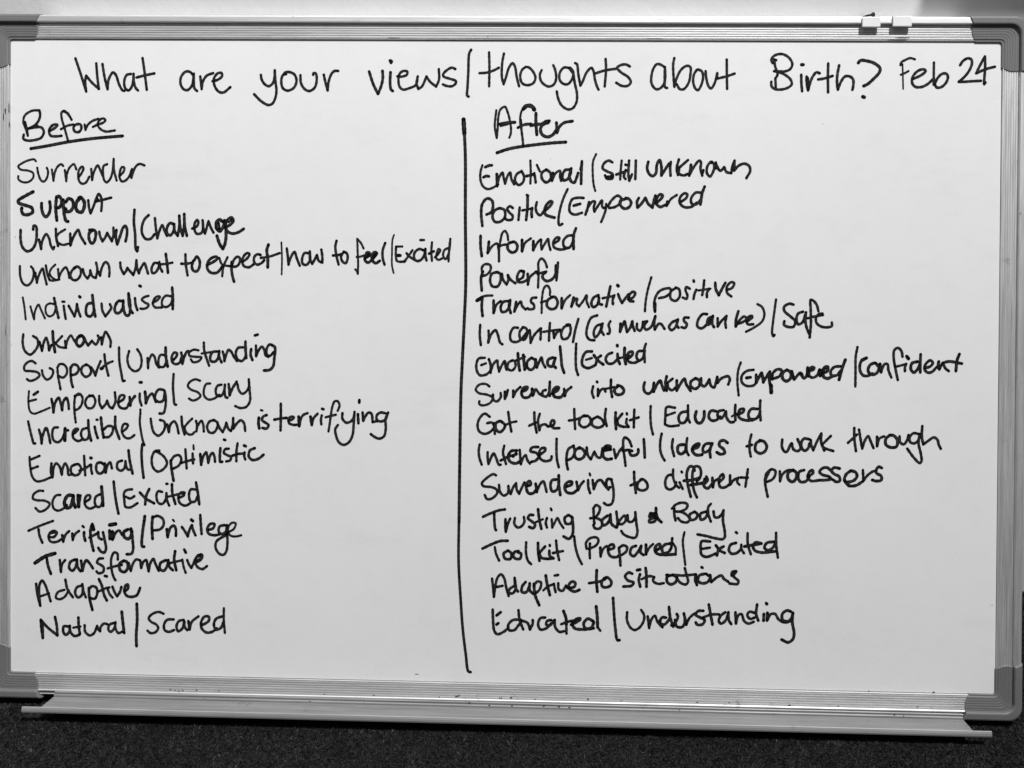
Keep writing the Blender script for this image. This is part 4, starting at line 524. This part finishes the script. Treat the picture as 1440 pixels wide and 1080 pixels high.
23 2328,-989 2353,-932 2378,-891 2414,-900 2414,-941 2389,-978 2344,-999/23 2378,-891 2343,-922 2328,-984 2339,-1065 2353,-1127/23 2454,-905 2457,-992! 2475,-935 2515,-899 2546,-893/27 2561,-893 2526,-919 2526,-970 2562,-995 2592,-969 2597,-918 2566,-893/25 2662,-892 2622,-907 2612,-959 2633,-994 2678,-988 2708,-947/24 2698,-947 2738,-916 2733,-890 2708,-906 2693,-947 2719,-983 2790,-979/25 2890,-893 2859,-868 2819,-874 2794,-905 2819,-930 2875,-945 2891,-965 2840,-976 2790,-977/25 2965,-874 2920,-867 2895,-893 2921,-923 2961,-943 2967,-979 2942,-990 2906,-970/26 3062,-891 3022,-922 3007,-973 3022,-988 3083,-977 3113,-941 3102,-905 3062,-891/26 3012,-983 3043,-1019 3104,-1018 3164,-981/23 3163,-884 3169,-976! 3203,-929 3253,-893 3274,-893/25 3324,-864 3298,-854 3278,-877 3279,-908 3319,-933 3320,-968 3275,-977 3244,-968
# Trusting Baby & Body
= Trusting
24 -108,-1342 -41,-1310 31,-1283 83,-1274/24 -10,-1309 -7,-1381 0,-1443 7,-1456/24 89,-1359 89,-1432 93,-1468! 110,-1400 130,-1353/23 171,-1347 167,-1399 198,-1430 234,-1414 254,-1377 249,-1336/25 331,-1319 300,-1319 285,-1346 321,-1376 347,-1401 332,-1433 296,-1423/25 372,-1267 383,-1354 402,-1437/21 352,-1381 414,-1354/23 450,-1343 440,-1384 451,-1425/21 483,-1260 490,-1275/21 491,-1352 497,-1425! 517,-1383 542,-1341 563,-1382 595,-1428/25 635,-1314 604,-1340 615,-1387 656,-1386 671,-1339 640,-1314/25 666,-1329 677,-1401 672,-1484 642,-1520 595,-1500
= Baby
24 853,-1249 856,-1326 862,-1388/24 850,-1254 876,-1224 907,-1242 902,-1284 866,-1331 825,-1339/24 866,-1331 918,-1356 929,-1397 903,-1428 867,-1424 852,-1398/26 974,-1314 928,-1356 939,-1397 969,-1386 995,-1344 999,-1303! 1011,-1385 1052,-1415/23 1051,-1276 1062,-1374 1057,-1415! 1082,-1353 1123,-1311 1133,-1352 1103,-1384 1072,-1384/23 1148,-1306 1159,-1362 1190,-1361 1215,-1320 1215,-1279! 1226,-1381 1235,-1453 1217,-1500 1165,-1496 1114,-1471 1096,-1445
= &
26 1393,-1240 1397,-1296 1415,-1337 1441,-1362/31 1353,-1292 1389,-1291/27 1348,-1287 1338,-1318 1384,-1322/25 1384,-1322 1338,-1344 1338,-1364 1379,-1358 1404,-1327
= Body
24 1552,-1242 1552,-1294 1563,-1345/23 1531,-1243 1567,-1206 1623,-1190 1664,-1204 1654,-1241 1603,-1267 1562,-1268/23 1603,-1267 1654,-1292 1686,-1333 1665,-1359 1614,-1354 1583,-1324/24 1721,-1270 1685,-1292 1696,-1338 1737,-1327 1751,-1290 1726,-1265/24 1828,-1263 1777,-1285 1783,-1336 1818,-1320 1843,-1268/23 1866,-1196 1843,-1227 1846,-1289 1867,-1350/24 1889,-1262 1900,-1309 1930,-1313 1965,-1277 1975,-1251! 1971,-1338 1987,-1430 1988,-1482 1973,-1500 1901,-1493 1830,-1476 1753,-1463
# Toolkit / Prepared / Excited
= Toolkit
25 -109,-1619 -39,-1584 44,-1551 111,-1547/22 -2,-1604 9,-1661 37,-1722/25 112,-1633 76,-1659 87,-1701 133,-1705 143,-1658 117,-1633/25 205,-1636 174,-1642 159,-1679 185,-1704 221,-1698 226,-1657 200,-1647/23 271,-1558 270,-1646 288,-1718 316,-1748/25 374,-1561 377,-1644 388,-1716/25 436,-1591 385,-1649! 406,-1690 458,-1699/25 473,-1627 478,-1673 510,-1693! 458,-1699/25 476,-1578 478,-1585/23 531,-1538 540,-1620 559,-1708/23 504,-1647 591,-1628
= stroke
23 688,-1499 699,-1586 726,-1679 757,-1740
= Prepared
23 825,-1558 823,-1626 826,-1687/23 797,-1605 791,-1554 827,-1512 883,-1506 899,-1531 879,-1573 817,-1605/25 915,-1593 919,-1670!/21 921,-1660 941,-1603 971,-1576/25 982,-1612 1033,-1591 1028,-1565 997,-1571 982,-1612 1003,-1664 1054,-1673 1085,-1652/25 1076,-1590 1085,-1662 1091,-1745/24 1079,-1590 1115,-1569 1146,-1584 1141,-1620 1105,-1651/25 1223,-1572 1187,-1588 1175,-1640 1203,-1662 1238,-1628 1269,-1571! 1264,-1628 1290,-1650/26 1310,-1560 1312,-1643!/22 1315,-1632 1340,-1585 1371,-1554/26 1392,-1615 1433,-1579 1427,-1553 1397,-1569 1387,-1605 1408,-1636 1474,-1645 1566,-1638/25 1519,-1546 1473,-1557 1448,-1594 1464,-1630 1505,-1619 1530,-1582/23 1536,-1500 1530,-1572/21 1540,-1541 1566,-1582 1566,-1643
= stroke
21 1641,-1446 1628,-1519 1637,-1621 1651,-1729
= Excited
25 1863,-1523 1790,-1524 1782,-1588 1791,-1639 1832,-1657 1913,-1627/23 1795,-1588 1862,-1576/25 1912,-1555 1949,-1600 1989,-1620/25 1979,-1564 1938,-1590 1923,-1642/25 2084,-1439 2093,-1446/25 2085,-1531 2040,-1548 2025,-1594 2046,-1624 2091,-1619 2132,-1582/23 2131,-1546 2132,-1582 2155,-1620/23 2184,-1445 2187,-1540 2214,-1627/27 2157,-1561 2299,-1533/25 2304,-1533 2258,-1523 2233,-1549 2244,-1590 2300,-1610 2432,-1597/25 2411,-1515 2350,-1527 2330,-1568 2361,-1590 2406,-1562 2426,-1505/23 2428,-1438 2431,-1546 2446,-1653
# Adaptive to situations
= Adaptive
23 -24,-1879 -15,-1951 -6,-2039! 6,-1940 26,-1867 55,-1841 83,-1877 99,-1949 122,-2029/23 14,-1953 68,-1941/24 176,-1937 130,-1969 125,-2000 156,-2005 182,-1968 173,-1870! 182,-1958 203,-1988/25 269,-1904 238,-1946 239,-1993 275,-1992 300,-1945 305,-1914! 306,-1976 337,-2006/26 341,-1918 353,-2017 389,-2104/23 341,-1934 372,-1897 403,-1907 393,-1964 358,-2001/26 444,-1844 455,-1911 481,-2014/21 424,-1974 460,-1942 517,-1915/23 514,-1915 522,-1951 531,-1987/23 521,-1843 552,-1837/23 553,-1909 558,-1961 589,-1976 620,-1929!/25 635,-1949 692,-1938 702,-1907 676,-1891 645,-1923 651,-1959 697,-1979 738,-1963
= to
26 886,-1790 884,-1882 893,-1977/24 820,-1904 913,-1887 954,-1871/25 969,-1855 933,-1882 934,-1928 970,-1938 1010,-1916 1010,-1880 974,-1850 948,-1861
= situations
25 1194,-1815 1163,-1805 1133,-1837 1154,-1872 1205,-1892 1190,-1918 1118,-1928/27 1235,-1783 1260,-1778/25 1261,-1819 1251,-1865 1264,-1927/26 1309,-1763 1317,-1833 1318,-1926/23 1277,-1860 1343,-1833 1384,-1840! 1374,-1873 1415,-1898 1466,-1892/26 1542,-1819 1496,-1835 1497,-1881 1528,-1901 1569,-1880 1578,-1839 1542,-1819/26 1491,-1820 1517,-1824/23 1578,-1844 1609,-1884 1656,-1899 1676,-1878 1660,-1806 1647,-1757/23 1542,-1817 1629,-1822 1742,-1810/24 1744,-1810 1737,-1856 1753,-1902/24 1792,-1747 1800,-1752/25 1823,-1803 1772,-1820 1763,-1866 1793,-1886 1844,-1875 1866,-1833 1833,-1805/24 1866,-1813 1877,-1874! 1925,-1832 1966,-1816 1982,-1841 2023,-1869/27 2088,-1778 2057,-1784 2053,-1814/23 2088,-1783 2068,-1819 2109,-1860 2104,-1885 2033,-1884
# Educated / Understanding
= Educated
24 -16,-2150 -12,-2241 -1,-2334 25,-2365 81,-2343 123,-2306/26 54,-2172 18,-2201/27 19,-2280 34,-2269/24 231,-2236 163,-2238 122,-2280 128,-2326 174,-2326 210,-2283 236,-2247/24 209,-2152 220,-2237 252,-2319/24 236,-2241 288,-2261 311,-2318! 334,-2265 334,-2234/24 442,-2211 401,-2217 381,-2270 402,-2316 453,-2304 494,-2262/24 494,-2231 458,-2242 453,-2273 484,-2278 514,-2241 525,-2230! 530,-2292 567,-2333 608,-2327/27 601,-2151 622,-2208 628,-2270/23 626,-2259 629,-2347/23 582,-2266 659,-2238 731,-2226/26 669,-2269 741,-2226 746,-2211 710,-2222 679,-2258 700,-2299 773,-2308 865,-2296/26 859,-2234 813,-2214 777,-2256 793,-2298 844,-2291 865,-2244/27 884,-2105 895,-2202 898,-2285/21 898,-2285 922,-2316
= stroke
25 1030,-2029 1038,-2148 1052,-2292 1071,-2395 1090,-2395
= Understanding
23 1153,-2151 1152,-2218 1183,-2284 1219,-2304 1260,-2283 1296,-2225 1300,-2174 1274,-2128/25 1331,-2183 1339,-2235 1345,-2284!/23 1345,-2276 1367,-2203 1392,-2177 1419,-2233 1460,-2276/25 1490,-2191 1454,-2191 1439,-2233 1470,-2253 1506,-2221 1523,-2190/25 1514,-2097 1526,-2190 1552,-2267/25 1537,-2257 1577,-2220 1592,-2178 1582,-2158/25 1567,-2210 1583,-2266 1629,-2270 1649,-2239 1653,-2187/25 1643,-2152 1666,-2249!/23 1666,-2244 1694,-2187 1735,-2150/25 1811,-2125 1765,-2129 1745,-2160 1786,-2185 1822,-2205 1807,-2241 1761,-2247 1746,-2227/25 1857,-2070 1873,-2152 1891,-2244/23 1807,-2184 1878,-2157 1944,-2153/24 2000,-2134 1960,-2166 1945,-2213 1965,-2233 2006,-2201 2026,-2134! 2031,-2201 2052,-2236/25 2087,-2133 2093,-2230!/23 2093,-2225 2112,-2158 2138,-2147 2164,-2208 2200,-2228 2245,-2212/23 2250,-2134 2209,-2125 2189,-2156 2215,-2187 2250,-2176/24 2272,-2062 2265,-2144 2284,-2201/25 2331,-2143 2329,-2200/27 2350,-2048 2356,-2055/25 2362,-2132 2359,-2199!/23 2362,-2194 2392,-2142 2428,-2141 2459,-2187 2510,-2212 2561,-2200/25 2565,-2118 2529,-2108 2489,-2140 2494,-2191 2540,-2201 2570,-2169 2580,-2128! 2576,-2210 2592,-2302 2583,-2354 2542,-2384 2486,-2361"""

def spline(pts, step=5.0):
    """centripetal Catmull-Rom through the points"""
    P = [np.array(q, float) for q in pts]
    if len(P) == 2:
        n = max(2, int(np.linalg.norm(P[1]-P[0])/step)); return [P[0] + (P[1]-P[0])*i/n for i in range(n+1)]
    Q = [2*P[0]-P[1]] + P + [2*P[-1]-P[-2]]; out = []
    for i in range(1, len(Q)-2):
        p0, p1, p2, p3 = Q[i-1:i+3]
        t0 = 0; t1 = t0 + max(1e-3, np.linalg.norm(p1-p0))**.5; t2 = t1 + max(1e-3, np.linalg.norm(p2-p1))**.5; t3 = t2 + max(1e-3, np.linalg.norm(p3-p2))**.5
        n = max(2, int(np.linalg.norm(p2-p1)/step))
        for k in range(n):
            t = t1 + (t2-t1)*k/n
            a1 = (t1-t)/(t1-t0)*p0 + (t-t0)/(t1-t0)*p1; a2 = (t2-t)/(t2-t1)*p1 + (t-t1)/(t2-t1)*p2; a3 = (t3-t)/(t3-t2)*p2 + (t-t2)/(t3-t2)*p3
            b1 = (t2-t)/(t2-t0)*a1 + (t-t0)/(t2-t0)*a2; b2 = (t3-t)/(t3-t1)*a2 + (t-t1)/(t3-t1)*a3
            out.append((t2-t)/(t2-t1)*b1 + (t-t1)/(t2-t1)*b2)
    out.append(P[-1]); return out

WSCALE = 1.05
def ink_mesh(strokes, zbase):
    v, f, uv = [], [], []; k = 0
    for st in strokes:
        head, *pts = st.split(); w = float(head)*WSCALE
        runs = [[]]
        for t in pts:
            br = t.endswith('!'); x, y = t.rstrip('!').split(','); q = (float(x), float(y)); runs[-1].append(q)
            if br: runs.append([q])
        for r in runs:
            if len(r) < 2: continue
            h = zbase + 0.0035*k; k += 1
            c = spline(r); n = len(c); ph = rng.uniform(0, 60); amp = rng.uniform(0.03, 0.09); u = rng.uniform(0, 900); i0 = len(v)
            for i, q in enumerate(c):
                a = c[min(i+1, n-1)] - c[max(i-1, 0)]; l = np.linalg.norm(a) or 1; nrm = np.array((-a[1], a[0]))/l
                hw = w/2*(1 + amp*math.sin(ph + i*0.7) + 0.03*math.sin(ph*3 + i*1.9))
                if i: u += float(np.linalg.norm(q-c[i-1]))
                for s in (1, 0, -1):
                    e = q + nrm*hw*s; v.append(Braw(e[0]/10, e[1]/10, h)); uv.append((u/10, s))
                if i:
                    b0 = i0 + 3*(i-1); f.append((b0, b0+1, b0+4, b0+3)); f.append((b0+1, b0+2, b0+5, b0+4))
            for e_, ex in ((c[0], 0), (c[-1], 1)):          # round nib ends
                h2 = h + (0.0012 if ex else 0.0022); j0 = len(v); rr = w/2*(1.0 + 0.06*math.sin(ph+ex*2))
                v.append(Braw(e_[0]/10, e_[1]/10, h2)); uv.append((0, 1))
                for m_ in range(10):
                    aa = m_*0.6283; v.append(Braw((e_[0]+rr*math.cos(aa))/10, (e_[1]+rr*math.sin(aa))/10, h2)); uv.append((0, 1))
                for m_ in range(10): f.append((j0, j0+1+m_, j0+1+(m_+1) % 10))
    me = mesh('word', v, f); ul = me.uv_layers.new(name='stroke')
    vi = np.zeros(len(me.loops), np.int32); me.loops.foreach_get('vertex_index', vi)
    ul.data.foreach_set('uv', np.array(uv, np.float32)[vi].ravel()); return me

line = None; zb = 0.12; count = 0; word = None
NAMES = {'title': 'title_line', 'heading before': 'heading', 'heading after': 'heading', 'divider': 'dividing_line'}
for ln in INK.split('\n'):
    if ln.startswith('# '):
        key = ln[2:]; line = bpy.data.objects.new(NAMES.get(key, 'handwritten_line'), None); S.collection.objects.link(line); line.parent = root
        line.empty_display_size = 0.01; words = []; continue
    if ln.startswith('= '): word = ln[2:]; continue
    words.append(word)
    if line.name.startswith('dividing_line'):
        S.collection.objects.unlink(line); bpy.data.objects.remove(line)
        o = link('dividing_line', ink_mesh(ln.split('/'), zb), M_INK, root); o['label'] = 'long black line drawn down between the two columns'; line = o; continue
    nm = {'stroke': 'slash', 'underline': 'underline'}.get(word, 'word')
    o = link(nm, ink_mesh(ln.split('/'), zb), M_INK, line)
    if nm == 'word': o['label'] = 'black handwritten "%s"' % word
    line['label'] = 'black handwriting reading "%s"' % ' '.join('/' if q == 'stroke' else q for q in words if q != 'underline')

# small specks and smudges of dry ink
def blob(cx, cy, rx, ry, h, seed, raw=Braw):
    r = random.Random(seed); n = 11; ph = [r.uniform(0.65, 1.15) for _ in range(n)]
    v = [raw(cx + rx*ph[i]*math.cos(i*6.283/n), cy + ry*ph[i]*math.sin(i*6.283/n), h) for i in range(n)]
    v += [raw(cx + 0.8*rx*ph[i]*math.cos(i*6.283/n), cy + 0.8*ry*ph[i]*math.sin(i*6.283/n), h+0.06) for i in range(n)]
    f = [(i, (i+1) % n, n+(i+1) % n, n+i) for i in range(n)] + [tuple(range(n, 2*n))]
    return v, f
def blobs(name, items, mat, parent, label=None):
    for k, (c, rx, ry, h) in enumerate(items):
        o = link(name, mesh(name, *blob(c[0], c[1], rx, ry, h, k*7+3)), mat, parent)
        if label: o['label'] = label
M_GHOST = material('faint_old_ink', 0.32, 0.5, 0, 0.2)
blobs('faint_speck', [((-425.85, 106.31), .5, .7, .1), ((-428.77, 10.95), .3, 1.0, .1), ((427.38, -202.94), .6, .5, .1), ((45.22, 177.55), .4, .4, .1), ((278.60, 208.58), .6, .35, .1)], M_GHOST, root)
SM = [(-91.91, 281.16), (134.84, 280.83), (340.46, 279.89), (344.04, 281.58), (-9.75, 282.00)]
blobs('smudge', [(SM[0], 7, .45, 1.52), (SM[1], 8, .4, 1.52), (SM[2], 9, .55, 1.52), (SM[3], 7, .35, 1.53), (SM[4], .4, .6, 1.54)], M_SMUDGE, rail_t, 'dark ink smudge on the top rail')
SL = [(-430.85, 219.19), (-434.02, 216.69), (-435.59, 211.07), (-430.49, 204.85), (-433.18, 23.57)]
blobs('smudge', [(SL[0], .5, 5, 1.52), (SL[1], .6, 3.2, 1.52), (SL[2], .4, 4, 1.53), (SL[3], .4, 3, 1.52), (SL[4], .3, 5, 1.52)], M_SMUDGE, rail_l, 'dark ink smudge on the left rail')
SB = [(-31.81, -290.54), (-29.94, -289.82), (15.35, -290.91), (6.68, -291.11), (82.09, -290.47), (364.56, -290.89), (-284.65, -290.21), (-277.05, -291.30), (255.46, -291.82), (323.62, -278.95), (378.68, -278.65)]
blobs('ink_crumb', [(c, (.7 if i % 2 else 1.2), .6, 2.2 if i < 9 else .7) for i, c in enumerate(SB)], M_SMUDGE, rail_b)
CR = []
for k, (u, v) in enumerate([(0.165, 0), (0.173, 0), (0.19, 0), (0.2, 1), (0.215, 0), (0.31, 1), (0.325, 0), (0.36, 1), (0.37, 0), (0.44, 0), (0.455, 0), (0.5, 0), (0.51, 1), (0.535, 0), (0.57, 1), (0.62, 0), (0.68, 1), (0.7, 0), (0.73, 0), (0.84, 0), (0.9, 1), (0.93, 0)]):
    CR.append(((-425 + 860*u + rng.uniform(-3, 3), -HH + OFF[3][1]*(1-u) + OFF[2][1]*u - (17.9 if v else 12.4) + rng.uniform(-0.5, 0.5)), v))
for k, (c, v) in enumerate(CR):
    blobs('ink_crumb', [(c, rng.uniform(0.4, 1.4), rng.uniform(0.35, 0.6), 4.4 if v else 1.55)], M_SMUDGE, rail_b)
ST = [(-3.53, -296.77), (43.96, -296.31), (56.89, -296.64), (-20.86, -294.68), (344.17, -296.85)]
blobs('ink_crumb', [(c, 1.0, .6, 4.45) for c in ST], M_SMUDGE, tray)
SD = (-67.71, -273.07)
blobs('faint_speck', [(SD, 2.2, .35, .1)], M_SMUDGE, root, 'short dark dash at the bottom of the face')

blobs('smudge', [((443.31, 180.82), .5, .7, 4.15), ((444.58, 132.63), 1.0, 1.4, 4.15)], M_GHOST, rail_r, 'grey smudge on the right rail')
# ------------------------------------------------------------------ things on and above the board
def tab(p0, p1, label):
    (x0, y1), (x1, y0) = p0, p1
    sec = [(y1, -5.0), (y1, 5.2), (y1-0.6, 6.1), (y0+0.5, 6.3), (y0, 6.0), (y0, 4.2), (y1-1.2, 4.2), (y1-1.2, -5.0)]
    rows = []
    for s in (0, 0.04, 0.96, 1):
        k = 0.25 if s in (0, 1) else 0
        rows.append([tuple(ROOT_M @ Vector(Braw(x0 + (x1-x0)*s, y + (0.15 if i % 2 else -0.1)*s, h - (k if h > 5 else 0)))) for i, (y, h) in enumerate(sec)])
    o = link('tab', grid('tab', rows, closed=True), M_TAB); o['label'] = label; o['category'] = 'tab'; o['group'] = 'white tabs on the top rail'
tab((309.21, 298.05), (324.25, 289.52), 'left of two small white tabs on the top rail, under the nail')
tab((334.87, 299.03), (350.48, 290.03), 'right of two small white tabs on the top rail, nearer the corner')

def tube(name, pts, radii, mat, n=10):
    rows = []
    for i, q in enumerate(pts):
        a = (Vector(pts[min(i+1, len(pts)-1)]) - Vector(pts[max(i-1, 0)])).normalized()
        u = a.orthogonal().normalized(); w = a.cross(u)
        rows.append([tuple(Vector(q) + (u*math.cos(t*6.283/n) + w*math.sin(t*6.283/n))*radii[i]) for t in range(n)])
    return link(name, grid(name, rows, closed=True), mat, smooth=False)
nw = lambda q, h: ROOT_M @ Vector(Braw(q[0], q[1], h))
A = nw((315.03, 303.59), -15); Bp = nw((321.71, 303.01), -3)
mid = (A + Bp)/2; d = (Bp - A).normalized()
nail = tube('nail', [A, mid + Vector((0, 0, 0.0006)), Bp - d*0.0012, Bp - d*0.0010, Bp, Bp + d*0.0004], [0.0008, 0.0009, 0.0010, 0.0021, 0.0021, 0.0014], M_NAIL)
nail['label'] = 'small dark bent nail in the wall just above the left tab'; nail['category'] = 'nail'

# unseen board added above the right end to cast shade on the wall
sx0 = (374.24, 314.37)[0]/1000 + 0.028; zt = (ROOT_M @ Vector((0, 2*HALF_H + 2*FRAME, BACK))).z
sv, sf = box(sx0, sx0 + 0.62, WALL_Y - 0.068, WALL_Y + 0.001, zt + 0.155, zt + 0.173)
blocker = link('light_blocker', mesh('light_blocker', sv, sf), M_WALL); blocker['label'] = 'unseen added shade-casting shelf above the right end of the board'; blocker['category'] = 'blocker'
bv = blocker.modifiers.new('b', 'BEVEL'); bv.width = 0.002; bv.segments = 2
